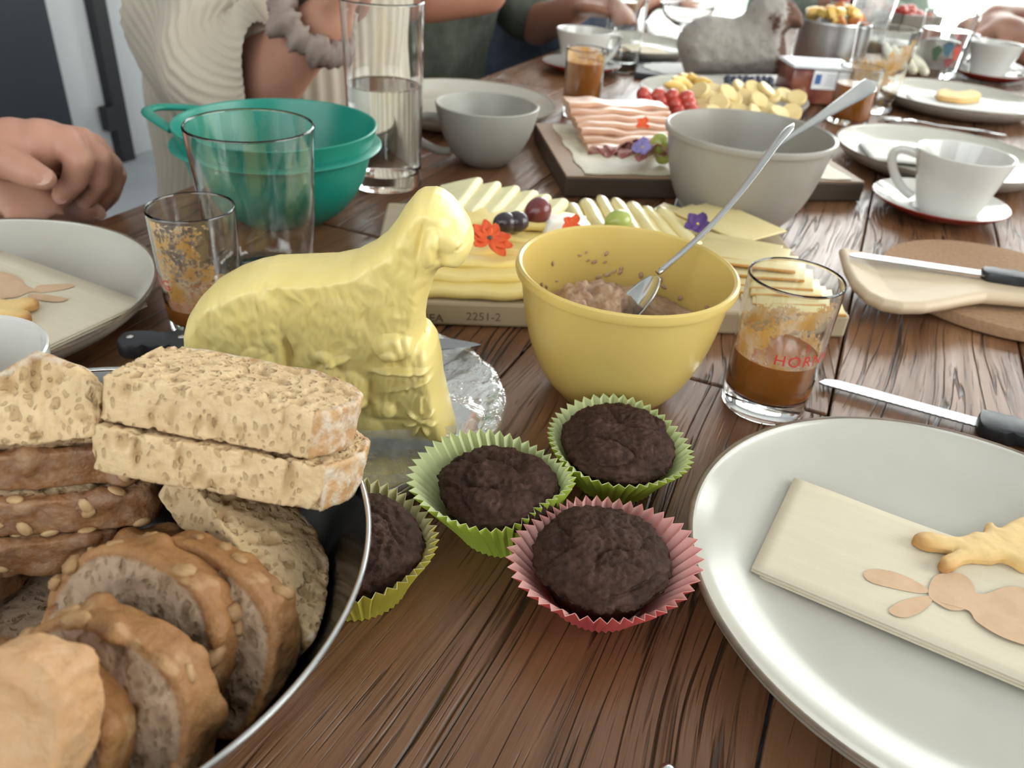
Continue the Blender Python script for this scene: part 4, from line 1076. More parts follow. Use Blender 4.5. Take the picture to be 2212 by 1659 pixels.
# big grey cup
GC = Vector((-.0546, .9914, .0005))
cup('breakfast_cup', 'big matt grey breakfast cup with its handle to the left', GC, [(.026, 0.0), (.030, .002), (.042, .014), (.053, .034), (.0600, .055), (.0630, .070)], .0042, GREY_GLAZE,
    math.radians(197), [(.054, .052), (.075, .056), (.090, .044), (.084, .028), (.062, .016), (.045, .014)], .0050, .75, coffee=(.030, .012, COFFEE))
# white cup on its saucer
SA = Vector((.4823, .9228, .0005))
def saucer(label, c, R=.0742, group=None):
    t = thing('saucer', label, 'saucer', c)
    obj('saucer_top', lathe(smooth_prof([(0, .0042), (.026, .0042), (.030, .0058), (.050, .0085), (.066, .0140), (R, .0180)], 6), 112), PORC, t)
    obj('saucer_underside', lathe(smooth_prof([(R, .0180), (R + .0004, .0168), (.066, .0105), (.050, .0038), (.038, .0005), (0, .0005)], 6), 112), RED_GLAZE, t)
    return t
saucer('white saucer with dark red underside under the white cup nearest the cork mat', SA)
CP = [(.0315, 0.0), (.0335, .0012), (.0385, .018), (.0445, .040), (.0500, .0585), (.0525, .0680)]
CUPH = [(.0470, .058), (.066, .0605), (.0735, .052), (.067, .034), (.052, .017), (.0400, .010)]
WC = Vector((.4890, .9150, .0062))
cup('coffee_cup', 'white porcelain cup on the red saucer nearest the cork mat', WC, CP, .0034, PORC, math.radians(158), CUPH, .0050, .7, coffee=(.034, .010, CREMA))
# left coffee cup with foam
EC = Vector((-.2885, .3460, .0005))
cup('coffee_cup', 'white cup with leftover coffee foam at the left edge behind the bread', EC, [(.026, 0.0), (.028, .0012), (.032, .018), (.0375, .042), (.0415, .062), (.0433, .0745)], .0034, PORC, math.radians(215), [(r * .82, z * 1.08) for r, z in CUPH], .0046, .7, coffee=(.0345, .0420, CREMA))

# ------------------------------------------------------------------ teal bowl with loop handle
TB = Vector((-.2410, .7617, 0)); tbR, tbH = .0945, .0920
t = thing('salad_bowl', 'teal plastic bowl with a loop handle and egg salad remains', 'bowl', TB)
prof = [(0, .001), (.040, .001), (.042, 0), (.045, .001)] + smooth_prof([(.045, .001), (.064, .016), (.079, .038), (.0870, .064), (.0885, .072)], 6)[1:] + [(.0965, .0725), (.0982, .0742), (.0965, .0758), (.0895, .0765)] + smooth_prof([(.0895, .0765), (.0925, .086), (tbR, tbH)], 4)[1:] + [(tbR - .001, tbH + .0008), (tbR - .0024, tbH)] + smooth_prof([(tbR - .003, tbH - .002), (.0865, .070), (.076, .038), (.061, .018), (.042, .004), (0, .003)], 6)
obj('bowl_shell', lathe(prof, 144), TEAL_PLASTIC, t, autosmooth=40)
ha = math.radians(168); ca, sa = math.cos(ha), math.sin(ha)
def hp(r, s, z): return (r * ca - s * sa, r * sa + s * ca, z)
obj('loop_handle', tube(spline([hp(.088, -.036, .083), hp(.104, -.030, .0865), hp(.128, -.014, .0885), hp(.134, 0, .089), hp(.128, .014, .0885), hp(.104, .030, .0865), hp(.088, .036, .083)], 8), .0058, 12, (0, 0, 1), .55), TEAL_PLASTIC, t)
EGG = plain('egg_salad', (.62, .44, .07), (.70, .56, .20), .5, 60, .8, 160, dist=.003)
rnd = random.Random(5); parts = []
for k in range(60):
    a = rnd.uniform(0, 2 * PI); z = .014 + abs(rnd.gauss(0, .024)); z = min(z, .076)
    r = {True: rnd.uniform(0, .05)}.get(z < .02, np.interp(z, [.004, .018, .038, .070, .09], [.042, .061, .076, .0865, .0905]) - .001)
    s = rnd.uniform(.0012, .0038)
    parts.append(move(xf(lathe([(0, -s), (s * .8, -s * .4), (s * .8, s * .4), (0, s)], 7), Matrix.Rotation(rnd.uniform(0, 3), 4, 'X')), (r * math.cos(a), r * math.sin(a), max(z, .0045))))
nv, nr = 40, 12; V, F = [], []
for j in range(nr + 1):
    for k in range(nv):
        r = .0565 * j / nr; a = 2 * PI * k / nv; V.append((r * math.cos(a), r * math.sin(a), .0155 + .006 * noise.noise(Vector((r * math.cos(a) * 60, r * math.sin(a) * 60, 1)))))
for j in range(nr):
    for k in range(nv):
        k2 = (k + 1) % nv; F.append((j * nv + k, j * nv + k2, (j + 1) * nv + k2, (j + 1) * nv + k))
parts.append((V, F))
tag(obj('egg_salad', join(*parts), EGG, loc=TB), 'yellow egg salad remains inside the teal bowl', 'salad', kind='stuff')
# ------------------------------------------------------------------ boards with cheese and cold cuts
def board_wood(name, c1, c2):
    m = NT(name); n1 = m.noise(m.coord(scale=(4, 60, 60)), 1, 4); n2 = m.noise(m.coord(scale=(10, 400, 400)), 1, 3)
    m.bsdf(color=m.mix(m.math('ADD', m.math('MULTIPLY', n1, .7), m.math('MULTIPLY', n2, .3)), c1, c2), rough=.55, normal=m.bump(n2, .2, .0006)); return m.m
PALE_WOOD = board_wood('pale_beech', (.36, .27, .175), (.47, .37, .25))
MEAT_WOOD = board_wood('dark_edged_acacia', (.22, .13, .075), (.38, .25, .15))
DARK_EDGE = board_wood('dark_bark_edge', (.040, .026, .018), (.075, .048, .032))
BURN = plain('pressed_lettering', (.16, .11, .07), (.13, .09, .055), .8, 60)
CBM = frame(Vector((-.118, .549, 0)), Vector((.385, .035, 0)), Vector((-.035, .385, 0))); CBW, CBD, CBT = .388, .218, .021
cb = thing('cheese_board', 'pale beech board with stamped lettering carrying the sliced cheese', 'board', CBM.translation, CBM.to_euler().z)
obj('board_slab', box((CBW / 2, CBD / 2, CBT / 2), (CBW, CBD, CBT - .0005), .0025), PALE_WOOD, cb, False)
def front_text(body, px, py, size, bold, sp):
    q = CBM.inverted() @ on_y(px, py, .556)
    V, F = text_mesh(body, size, .0002, bold, sp)
    return obj('stamped_text', ([(q.x + p[0], -.00015 - p[2] * .5, q.z + p[1]) for p in V], F), BURN, cb, False)
front_text('IKEA', 902, 689, .0094, True, 1.05)
front_text('2251-2', 1006, 691, .0098, False, 1.0)
def cheese_mat(name, c1, c2, rough=.38, oil=.1, sss=.12):
    m = NT(name); v = m.coord()
    m.bsdf(color=m.mix(m.ramp(m.noise(v, 35, 3), [(.3, 0.), (.7, 1.)]), c1, c2), rough=rough, normal=m.bump(m.noise(v, 180, 3), .12, .001), coat=oil, coatrough=.15, sss=sss, sssr=(1, .75, .3), ssss=.004); return m.m
CH_YEL = cheese_mat('yellow_holey_cheese', (.72, .55, .18), (.77, .61, .23))
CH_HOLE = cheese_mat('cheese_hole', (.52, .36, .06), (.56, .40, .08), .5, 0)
CH_WHI = cheese_mat('white_soft_cheese', (.72, .65, .37), (.76, .69, .42), .5, 0)
CH_ROL = cheese_mat('glossy_rolled_cheese', (.74, .61, .28), (.78, .67, .34), .25, .5)
CH_PAL = cheese_mat('pale_sliced_cheese', (.68, .55, .26), (.72, .60, .31), .4)
CH_RIND = cheese_mat('orange_rind', (.56, .26, .055), (.60, .31, .08), .5, 0)
CH_FETA = cheese_mat('crumbly_white_cheese', (.80, .78, .70), (.76, .73, .63), .6, 0)
def folded(L, D, th, rise=0.0, seed=0, wav=.0007, n=26):
    """slice folded over: rounded near edge at y = 0, running back D; lies in x 0..L"""
    rnd = random.Random(seed); ph = [rnd.uniform(0, 6) for _ in range(3)]
    sec = [(D, 0)] + [(D * q, 0) for q in (.75, .5, .25)] + [(th / 2 - th / 2 * math.sin(a), th / 2 - th / 2 * math.cos(a)) for a in [PI * k / 8 for k in range(9)]] + [(D * q, th) for q in (.25, .5, .75)] + [(D, th)]
    V, F = [], []; m = len(sec)
    for i in range(n + 1):
        x = L * i / n; wob = wav * (math.sin(x * 90 + ph[0]) + .6 * math.sin(x * 170 + ph[1]))
        for y, z in sec: V.append((x + .001 * math.sin(y * 200 + ph[2]), y + wob, z + rise * y + wob * .5 + .0012 * math.sin(x * 40 + ph[1])))
    for i in range(n):
        for j in range(m - 1): F.append((i * m + j, (i + 1) * m + j, (i + 1) * m + j + 1, i * m + j + 1))
    F.append(tuple(range(m))); F.append(tuple(n * m + j for j in range(m - 1, -1, -1)))
    return V, F
def food(name, label, cat, vf, mat, M, group=None, smooth=True, autosmooth=50):
    o = obj(name, vf, mat, smooth=smooth, autosmooth=autosmooth); o.location = M.translation; o.rotation_euler = M.to_euler()
    return tag(o, label, cat, group)
ordinal = ['first', 'second', 'third', 'fourth', 'fifth', 'sixth', 'seventh', 'eighth', 'ninth', 'tenth']
def on_board(M, u, v, z, yaw=0.0, roll=0.0, pitch=0.0):
    return M @ Matrix.Translation((u, v, z)) @ Matrix.Rotation(yaw, 4, 'Z') @ Matrix.Rotation(pitch, 4, 'X') @ Matrix.Rotation(roll, 4, 'Y')
# yellow slices folded, front row, shingled from the front edge backwards
for k in range(6):
    M = on_board(CBM, .034 + .003 * (k % 2), .003 + .0180 * k, CBT + .0006 + .0042 * k, .014 * ((k * 7) % 3 - 1), 0, -.06)
    o = food('folded_cheese_slice', f'folded yellow cheese slice with holes, {ordinal[k]} row from the front edge of the cheese board', 'cheese', folded(.150, .040, .0078, 0, k, .0012), CH_YEL, M, 'folded yellow cheese slices')
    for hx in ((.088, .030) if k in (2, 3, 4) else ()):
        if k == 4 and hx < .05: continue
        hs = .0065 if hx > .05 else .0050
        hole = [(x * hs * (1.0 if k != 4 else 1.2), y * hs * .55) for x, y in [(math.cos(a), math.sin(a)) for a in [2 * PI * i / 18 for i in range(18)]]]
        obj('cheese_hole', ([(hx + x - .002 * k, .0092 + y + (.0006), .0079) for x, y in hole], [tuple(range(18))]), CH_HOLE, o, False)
# thick white slices at the back left, leaning on one another
def slab_rounded(lx, ly, lz, seed, vox=.0016):
    out = [(p.x, p.y) for p in closed_spline([(-lx / 2, -ly / 2 + .004, 0), (-lx / 2 + .004, -ly / 2, 0), (lx / 2 - .004, -ly / 2, 0), (lx / 2, -ly / 2 + .004, 0), (lx / 2, ly / 2 - .006, 0), (lx / 2 - .006, ly / 2, 0), (-lx / 2 + .006, ly / 2, 0), (-lx / 2, ly / 2 - .006, 0)], 4)]
    V, F, d = pillow(out, lz / 2, lz * .45, vox); V[:, 2] += fbm(V, 60, 2, seed) * .0006
    return V, F
for k in range(6):
    q = at(968 + 41 * k - 3 * k * (k > 3), 436 + 6 * k, .041)
    M = Matrix.Translation(q) @ Matrix.Rotation(math.radians(-14 - 2 * k), 4, 'Z') @ Matrix.Rotation(math.radians(-20), 4, 'Y') @ Matrix.Rotation(math.radians(5), 4, 'X')
    food('white_cheese_slice', f'thick white cheese slice, {ordinal[k]} from the left in the leaning row on the cheese board', 'cheese', slab_rounded(.046, .084 - .006 * k, .0115, k), CH_WHI, M, 'thick white cheese slices')
# glossy rolls
for k in range(7):
    a = at(1232 + 33 * k, 448 - (0, 10, 20, 16, 8, 4, 2)[k] + 2 * k, .034); b = at(1262 + 40 * k, 500 + 6 * k, .029)
    r = .0078 + .0012 * math.sin(k * 2.1)
    path = [a + (b - a) * (i / 10) for i in range(-1, 11)]
    rad = [r * (.35 if i == 0 else .8 if i == 1 else 1.0) for i in range(12)]
    c = (a + b) / 2
    V, F = tube([p - c for p in path], rad, 14, (0, 0, 1), .9)
    V = [Vector(p) + Vector((1, 1, 1)) * (.0007 * noise.noise(Vector(p) * 120 + Vector((k, 0, 0)))) for p in V]
    o = obj('rolled_cheese_slice', (V, F), CH_ROL, loc=c); tag(o, f'glossy rolled cheese slice, {ordinal[k]} roll from the left behind the yellow bowl', 'cheese', 'glossy rolled cheese slices')
# pale fan of slices at the right end with orange rinds
def leaf_slice(pts, th, z, seed):
    V, F = prism([(p.x, p.y) for p in closed_spline([(a, b, 0) for a, b in pts], 1)], 0, th, th * .3)
    return [(x, y, zz + .0016 * math.sin(x * 70 + seed) + .0012 * math.sin(y * 80 + seed * 2)) for x, y, zz in V], F
for k in range(6):
    M = on_board(CBM, .232 + .020 * k, .150 + .006 * k - .010 * (k > 3), CBT + .0014 + .0017 * k, math.radians(-12 - 9 * k), 0, .04)
    food('pale_cheese_slice', f'thin pale cheese slice, {ordinal[k]} of the back fan beside the purple pansy', 'cheese', leaf_slice([(-.045, -.032), (.045, -.030), (.047, .030), (-.043, .034)], .0021, 0, k), CH_PAL, M, 'pale fan of cheese slices')
for k in range(8):
    M = on_board(CBM, .322 + .0035 * k, .108 - .0125 * k, CBT + .0012 + .0016 * (7 - k), math.radians(-24 + 3 * k), math.radians(-4), .05)
    o = food('rinded_cheese_slice', f'thin cheese slice with orange rind, {ordinal[k]} from the back at the board end', 'cheese', leaf_slice([(-.038, -.018), (.036, -.022), (.040, .012), (-.036, .018)], .0022, 0, k + 9), CH_PAL, M, 'orange rinded cheese slices')
    rim = leaf_slice([(-.0375, -.0196), (.036, -.0236), (.0362, -.0212), (-.0375, -.0176)], .0024, 0, k + 9)
    obj('orange_rind', rim, CH_RIND, o, False)
q = at(1208, 492, .044)
food('soft_cheese_piece', 'crumbly white cheese piece beside the red grape on the cheese board', 'cheese', slab_rounded(.034, .030, .018, 30), CH_FETA, Matrix.Translation(q) @ Matrix.Rotation(.3, 4, 'Z'))
q = at(1212, 452, .030)
food('herb_cheese_piece', 'small herb-coated cheese piece behind the red grape', 'cheese', slab_rounded(.018, .030, .013, 31), plain('herb_coated_cheese', (.62, .55, .36), (.30, .33, .18), .7, 160, .4), Matrix.Translation(q) @ Matrix.Rotation(-.2, 4, 'Z'))
# grapes
def grape_mat(name, c, c2):
    m = NT(name); v = m.coord(); m.bsdf(color=m.mix(m.noise(v, 90, 3), c, c2), rough=.3, sss=.2, sssr=(1, .5, .4), ssss=.004, coat=.2); return m.m
G_RED = grape_mat('red_grape_skin', (.105, .014, .016), (.17, .03, .03)); G_BLK = grape_mat('black_grape_skin', (.018, .010, .016), (.035, .018, .026)); G_GRN = grape_mat('green_grape_skin', (.30, .36, .06), (.40, .44, .12))
def grape(label, c, r, l, d, mat, group='grapes'):
    prof = [(max(0, r * math.sin(a)) * (1 - .06 * math.cos(a)), -l * math.cos(a)) for a in [PI * k / 18 for k in range(19)]]; prof[0] = (0, -l); prof[-1] = (0, l)
    V, F = lathe(prof, 28); z = Vector(d).normalized(); M = frame((0, 0, 0), z.orthogonal(), z=z)
    o = obj('grape', xf((V, F), M), mat, loc=c); return tag(o, label, 'grape', group)
grape('wine red oval grape upright on the cheese board', at(1160, 460, .056), .0115, .0145, (.45, .1, .8), G_RED)
grape('black grape, left one of the dark pair by the red grape', at(1090, 481, .056), .0088, .0100, (1, 0, .1), G_BLK)
grape('black grape, right one of the dark pair by the red grape', at(1116, 479, .056), .0090, .0105, (1, .1, .1), G_BLK)
grape('green grape peeping over the rim of the yellow bowl', at(1335, 478, .042), .0105, .0125, (.9, .1, .2), G_GRN)
# edible flowers
def flower(name, label, c, nrm, petals, mat, eye=None, er=.0022, cat='flower'):
    t = thing(name, label, cat, c); z = Vector(nrm).normalized(); t.rotation_euler = frame((0, 0, 0), z.orthogonal(), z=z).to_euler()
    for a, L, w_, lift in petals:
        V, F = [], []; n, m_ = 10, 6
        for i in range(n + 1):
            u = i / n; hw = w_ * math.sin(PI * min(1, (u * .92 + .06))) ** .7
            for j in range(m_ + 1):
                s = -1 + 2 * j / m_; V.append((L * u, s * hw, lift * u * u + .0012 * s * s * u + .0006 * math.sin(9 * u + 4 * s)))
        for i in range(n):
            for j in range(m_): k = i * (m_ + 1) + j; F.append((k, k + m_ + 1, k + m_ + 2, k + 1))
        V = xf((V, F), Matrix.Rotation(math.radians(a), 4, 'Z'))[0]
        o = obj('petal', (V, F), mat, t); s = o.modifiers.new('t', 'SOLIDIFY'); s.thickness = .0004
    if eye: obj('flower_eye', lathe([(er, 0), (er * .8, er * .6), (0, er * .8)], 14), eye, t)
    return t
ORANGE_P = plain('orange_petal', (.72, .105, .012), (.62, .06, .010), .5, 120); PURPLE_P = plain('purple_petal', (.10, .035, .20), (.055, .018, .12), .55, 150); VIOLET_P = plain('violet_petal', (.20, .15, .42), (.30, .25, .52), .55, 150)
EYE_Y = plain('yellow_flower_eye', (.70, .50, .05), None, .6); EYE_D = plain('dark_flower_eye', (.05, .05, .03), None, .5)
flower('orange_flower', 'orange flower lying on the front cheese slices beside the lamb', at(1058, 514, .0540), (.05, -.55, .8), [(100, .017, .0048, .003), (60, .016, .0045, .003), (130, .016, .0050, .002), (20, .014, .0050, .001), (-70, .020, .0055, .001), (-100, .021, .0055, .001), (-40, .017, .0050, .001), (170, .015, .005, .001)], ORANGE_P, EYE_D)
flower('orange_flower', 'orange petal flower just behind the rim of the yellow bowl', at(1238, 484, .056), (0, -.5, .85), [(20, .010, .004, .001), (100, .009, .004, .001), (170, .011, .004, .001), (260, .009, .004, 0)], ORANGE_P)
flower('purple_pansy', 'deep purple pansy on the pale cheese fan', at(1507, 484, .040), (-.1, -.4, .9), [(10, .013, .006, .003), (80, .012, .006, .004), (160, .014, .006, .002), (215, .012, .006, .001), (300, .012, .006, .001)], PURPLE_P, EYE_Y, .0015)

# cold cuts board
MBM = frame(Vector((.043, .880, 0)), Vector((.355, .062, 0)), Vector((-.062, .355, 0))); MBW, MBD, MBT = .362, .226, .025
mb = thing('serving_board', 'wooden board with dark bark edges carrying ham and salami on paper', 'board', MBM.translation, MBM.to_euler().z)
obj('board_slab', box((MBW / 2, MBD / 2, MBT / 2 - .0005), (MBW, MBD, MBT - .0025), .002), DARK_EDGE, mb, False)
obj('board_top', box((MBW / 2, MBD / 2, MBT - .0012), (MBW - .0015, MBD - .0015, .0022), .0006), MEAT_WOOD, mb, False)
PAPERSH = plain('greaseproof_paper', (.62, .55, .40), (.50, .46, .33), .5, 40, .4, 60, dist=.002)
V, F = [], []; n = 40
for i in range(n + 1):
    for j in range(n + 1):
        x, y = .022 + .325 * i / n, .006 + .212 * j / n
        V.append((x + .002 * math.sin(y * 90), y + .0015 * math.sin(x * 110), MBT + .0006 + abs(noise.noise(Vector((x * 45, y * 45, 3)))) * .0022))
for i in range(n):
    for j in range(n): a = i * (n + 1) + j; F.append((a, a + n + 1, a + n + 2, a + 1))
o = obj('paper_sheet', (V, F), PAPERSH); o.location = MBM.translation; o.rotation_euler = MBM.to_euler(); tag(o, 'sheet of greaseproof paper on the cold cuts board', 'paper')
HAM = cheese_mat('pale_ham', (.50, .275, .175), (.57, .34, .225), .4, .2); SALAMI = None
def salami_mat():
    m = NT('marbled_salami'); v = m.coord(); f = m.ramp(m.noise(v, 130, 4, .6, .6), [(.46, 0.), (.60, 1.)])
    m.bsdf(color=m.mix(f, (.30, .075, .065), (.60, .36, .32)), rough=.32, normal=m.bump(m.noise(v, 160, 3), .3, .001), coat=.3, coatrough=.15); return m.m
SALAMI = salami_mat(); PROSC = plain('cured_ham', (.42, .13, .075), (.55, .25, .17), .4, 70, .5, 90, dist=.002)
for k in range(7):
    M = on_board(MBM, .044 - .001 * k, .086 + .0185 * k, MBT + .0030 + .0038 * k, .012 * ((k * 5) % 3 - 1), 0, -.05)
    food('folded_ham_slice', f'folded pale ham slice, {ordinal[k]} row from the front on the cold cuts board', 'ham', folded(.135, .045, .0076, 0, k + 20, .0016), HAM, M, 'folded ham slices')
for k in range(9):                                  # salami rounds folded into ruffles
    rnd = random.Random(k + 40); n, m_ = 40, 8; V, F = [], []
    R_ = .034
    for j in range(m_ + 1):
        for i in range(n + 1):
            a = PI * (i / n); r = R_ * j / m_
            V.append((r * math.cos(a) * 1.25, r * math.sin(a) * .55, .006 + .013 * (j / m_) * math.sin(5 * a + k) * .6 + .006 * math.sin(a)))
    for j in range(m_):
        for i in range(n): q_ = j * (n + 1) + i; F.append((q_, q_ + 1, q_ + n + 2, q_ + n + 1))
    M = on_board(MBM, .072 + .0165 * k, .052 + .012 * math.sin(k * 1.9), MBT + .007 + .0009 * k, math.radians(200 + 12 * math.sin(k * 2.3)), 0, .15)
    o = food('salami_slice', f'ruffled marbled salami slice, {ordinal[k]} from the left at the front of the cold cuts board', 'salami', (V, F), SALAMI, M, 'ruffled salami slices')
    s = o.modifiers.new('t', 'SOLIDIFY'); s.thickness = .0013
for k in range(5):
    n, m_ = 26, 6; V, F = [], []
    for j in range(m_ + 1):
        for i in range(n + 1):
            x = -.045 + .09 * i / n; y = -.016 + .032 * j / m_
            V.append((x, y, .007 + .006 * math.sin(x * 130 + k * 2) * math.cos(y * 60 + k) + .004 * math.sin(y * 160 + x * 60 + k)))
    for j in range(m_):
        for i in range(n): q_ = j * (n + 1) + i; F.append((q_, q_ + 1, q_ + n + 2, q_ + n + 1))
    o = food('cured_ham_slice', f'crumpled reddish cured ham slice, {ordinal[k]} from the back beside the grey bowl', 'ham', (V, F), PROSC, on_board(MBM, .205 + .012 * (k % 2), .190 - .022 * k, MBT + .005 + .001 * k, .25 * math.sin(k * 2)), 'cured ham slices')
    s = o.modifiers.new('t', 'SOLIDIFY'); s.thickness = .0013
grape('green grape standing beside the violet pansy on the cold cuts board', at(1424, 312, .052), .0108, .0135, (.3, 0, 1), G_GRN)
grape('green grape half hidden by the grey bowl on the cold cuts board', at(1436, 335, .038), .0100, .0120, (.5, 0, .6), G_GRN)
flower('violet_pansy', 'violet pansy on the ham next to the green grape', at(1388, 318, .058), (-.05, -.6, .75), [(25, .012, .0065, .002), (150, .013, .0065, .002), (100, .009, .005, .002), (230, .010, .006, .001), (310, .010, .006, .001)], VIOLET_P, EYE_Y, .0014)
flower('orange_flower', 'small orange flower at the back of the cold cuts beside the cured ham', at(1392, 268, .060), (0, -.5, .85), [(30, .010, .004, .002), (100, .010, .004, .002), (165, .012, .004, .001), (250, .009, .004, .001)], ORANGE_P)

# ------------------------------------------------------------------ cork mat, wooden scoop, knives
def cork_mat_():
    m = NT('pressed_cork'); v = m.coord(); a = m.voro(v, 330, out='Color'); n1 = m.noise(v, 260, 4)
    m.bsdf(color=m.mix(n1, (.20, .105, .050), (.44, .27, .15)), rough=.85, normal=m.bump(n1, .5, .0012)); return m.m
CORK = cork_mat_()
o = obj('cork_mat', lathe([(0, .0005), (.102, .0005), (.1038, .002), (.104, .010), (.103, .0115), (0, .0115)], 96), CORK, loc=(.447, .700, 0), autosmooth=40); tag(o, 'round cork mat at the right edge under the wooden scoop', 'mat')
SCOOP = board_wood('pale_maple', (.52, .39, .255), (.62, .49, .34))
zs = .022
so = [at(p[0], p[1], zs) for p in [(1812, 541), (1850, 549), (1920, 566), (1990, 585), (2050, 598), (2110, 608), (2170, 612), (2240, 616), (2330, 628), (2335, 660), (2240, 656), (2180, 650), (2130, 646), (2090, 652), (2050, 660), (2000, 668), (1950, 668), (1905, 660), (1868, 642), (1840, 615), (1822, 580)]]
c = Vector((.36, .66, .0215))
V, F, d = pillow([(p.x - c.x, p.y - c.y) for p in so], .0062, .006, .0016)
hx = np.clip((.06 - V[:, 0]) / .10, 0, 1)
V[:, 2] += np.where(V[:, 2] > 0, -np.clip(d / .03, 0, 1) * .0055 * hx, -np.clip(d / .03, 0, 1) * .003 * hx)
o = obj('wooden_scoop', (V, F), SCOOP, loc=c); tag(o, 'broad pale wooden scoop lying across the cork mat', 'scoop')
KNIFE_BL = plain('knife_blade_steel', (.36, .37, .38), (.31, .32, .33), .28, 20, .05, 90, 1.0, stretch=(1, 30, 1))
HANDLE_BK = plain('black_knife_handle', (.014, .016, .020), (.020, .022, .026), .42, 120, .08)
def knife(label, tip, neck, end, bw, edge_side, serr=0, hw=.0085, ht=.0065, rivets=2, name='table_knife', tipstyle='round'):
    tip, neck, end = Vector(tip), Vector(neck), Vector(end)
    M = frame(tip, neck - tip, z=(0, 0, 1)); L = (neck - tip).length
    t = thing(name, label, 'knife', tip); t.rotation_euler = M.to_euler()
    s = edge_side; out = [(0.0, 0.0), (.006, bw * .42 * -s if tipstyle == 'round' else bw * .1 * -s)]
    out = [(0.0, s * bw * .35)] if tipstyle == 'round' else [(0.0, 0.0)]
    back = [(L * .03, -s * bw * .15), (L * .10, -s * bw * .38), (L * .3, -s * bw * .45), (L, -s * bw * .42)]
    n = 48; edge = []
    for k in range(n + 1):
        q = .97 - .93 * k / n; y = s * bw * .5 * min(1, (1 - (1 - q) ** 1) + .55) if tipstyle != 'round' else s * bw * .5
        y = s * bw * (.5 if tipstyle == 'round' else min(.5, .12 + 1.2 * q))
        if serr: y -= s * (.0007 if k % 2 else 0)
        edge.append((L * q, y))
    pts = out + back + edge
    obj('blade', prism(pts if s > 0 else pts[::-1], -.0006, .0006), KNIFE_BL, t, False)
    Mi = M.inverted(); e = Mi @ end; hL = e.x - L
    ho = [(L - .004, -hw * .75), (L + hL * .12, -hw * 1.02), (L + hL * .45, -hw * .82), (L + hL * .8, -hw * 1.0), (L + hL, -hw * .6), (L + hL, hw * .6), (L + hL * .8, hw * 1.08), (L + hL * .45, hw * .9), (L + hL * .12, hw * 1.05), (L - .004, hw * .8)]
    hh = [(p.x, p.y) for p in closed_spline([(a, b + (e.y * (a - L) / max(hL, 1e-6)), 0) for a, b in ho], 4)]
    h = obj('handle', prism(hh, -ht / 2 + e.z * .5, ht / 2 + e.z * .5, ht * .22), HANDLE_BK, t, True, autosmooth=35)
    for k in range(rivets):
        xq = L + hL * (.86 if rivets == 1 else (.16, .86)[k]); obj('rivet', move(lathe([(0, .0006), (.0022, .0005), (.0026, 0)], 16), (xq, e.y * (xq - L) / hL, ht / 2 + e.z * .5)), STEEL, h)
    return t
knife('serrated table knife with black handle right of the lettered juice glass', at(1771, 820, .004), at(2128, 917, .0055), at(2330, 968, .007), .0135, -1, 1, .0125, .011, 0)
knife('table knife with black handle lying on the wooden scoop', at(1834, 548, .0300), at(2135, 592, .0315), at(2360, 628, .032), .0130, -1, 0, .0095, .009, 1)
knife('black-handled kitchen knife lying behind the butter lamb', at(1040, 746, .0205), at(420, 742, .0185), at(262, 746, .0165), .021, 1, 0, .0108, .0125, 2, 'kitchen_knife', 'point')
p = at(1432, 1650, .004)
t = thing('table_fork', 'steel fork handle end just entering the bottom edge of the picture', 'fork', p, math.radians(-62))
obj('handle', tube([(0, 0, 0), (.0006, 0, .0001), (.003, 0, .0003), (.02, 0, .0003), (.06, 0, .0012), (.11, 0, .006)], [.0006, .0022, .0036, .0046, .0036, .0026], 14, (0, 0, 1), [.6, .5, .45, .35, .4, .5]), STEEL, t)
V, F = tube([(.11, 0, .006), (.118, 0, .0065), (.13, 0, .005), (.142, 0, .0035)], [.0026, .006, .0105, .0110], 14, (0, 0, 1), [.5, .25, .12, .11]); obj('fork_head', (V, F), STEEL, t)
for k in range(4): obj('tine', tube([(.141, -.0085 + .0057 * k, .0035), (.16, -.0085 + .0057 * k, .0015), (.18, -.0082 + .0055 * k, .004)], [.0016, .0015, .0007], 8, (0, 0, 1), .6), STEEL, t)
# ------------------------------------------------------------------ things further down the table
# full juice glass, left of the cold cuts board
c = Vector((.0735, 1.268, 0)); t = tumbler('juice_glass', 'small juice glass nearly full, behind the cold cuts board on the left', c, .0300, .0280, .0965, .018, .0015)
fill(t, .0300, .0280, .0965, .0015, .018, .0790); foam(t, .0300, .0280, .0965, .0015, .079, .094, lambda a, q: .95 - .5 * q + .3 * math.cos(a - 2.6))
# cup and saucer behind it
c = Vector((.0860, 1.605, .0005)); saucer('white saucer with dark red underside behind the full juice glass', c)
cup('coffee_cup', 'white cup on a saucer behind the full juice glass', c + Vector((0, 0, .0057)), CP, .0034, PORC, math.radians(20), CUPH, .0050, .7, coffee=(.036, .020, CREMA))
c = Vector((.1640, 1.660, 0)); t = tumbler('water_glass', 'tall empty clear glass between the saucer and the background plate', c, .0390, .0350, .150, .016, .0018)
c = Vector((.2000, 2.030, 0)); t = tumbler('juice_glass', 'juice glass far back behind the tall clear glass', c, .0330, .0310, .115, .040, .0016)
fill(t, .0330, .0310, .115, .0016, .040, .082)
# napkin and cookie bits on the far plate
Mf = frame(at(1372, 122, .012), Vector((1, .25, 0)), Vector((-.2, 1, 0))); napkin('pale folded napkin on the plate left of the lamb cake', Mf, .085, .11, NAPKIN, 3)
cookie('cookie piece on the plate behind the full juice glass', W([(1305, 118), (1330, 114), (1352, 116), (1350, 124), (1320, 126), (1306, 124)], .012), .0105, .003, lambda x, y: .1)
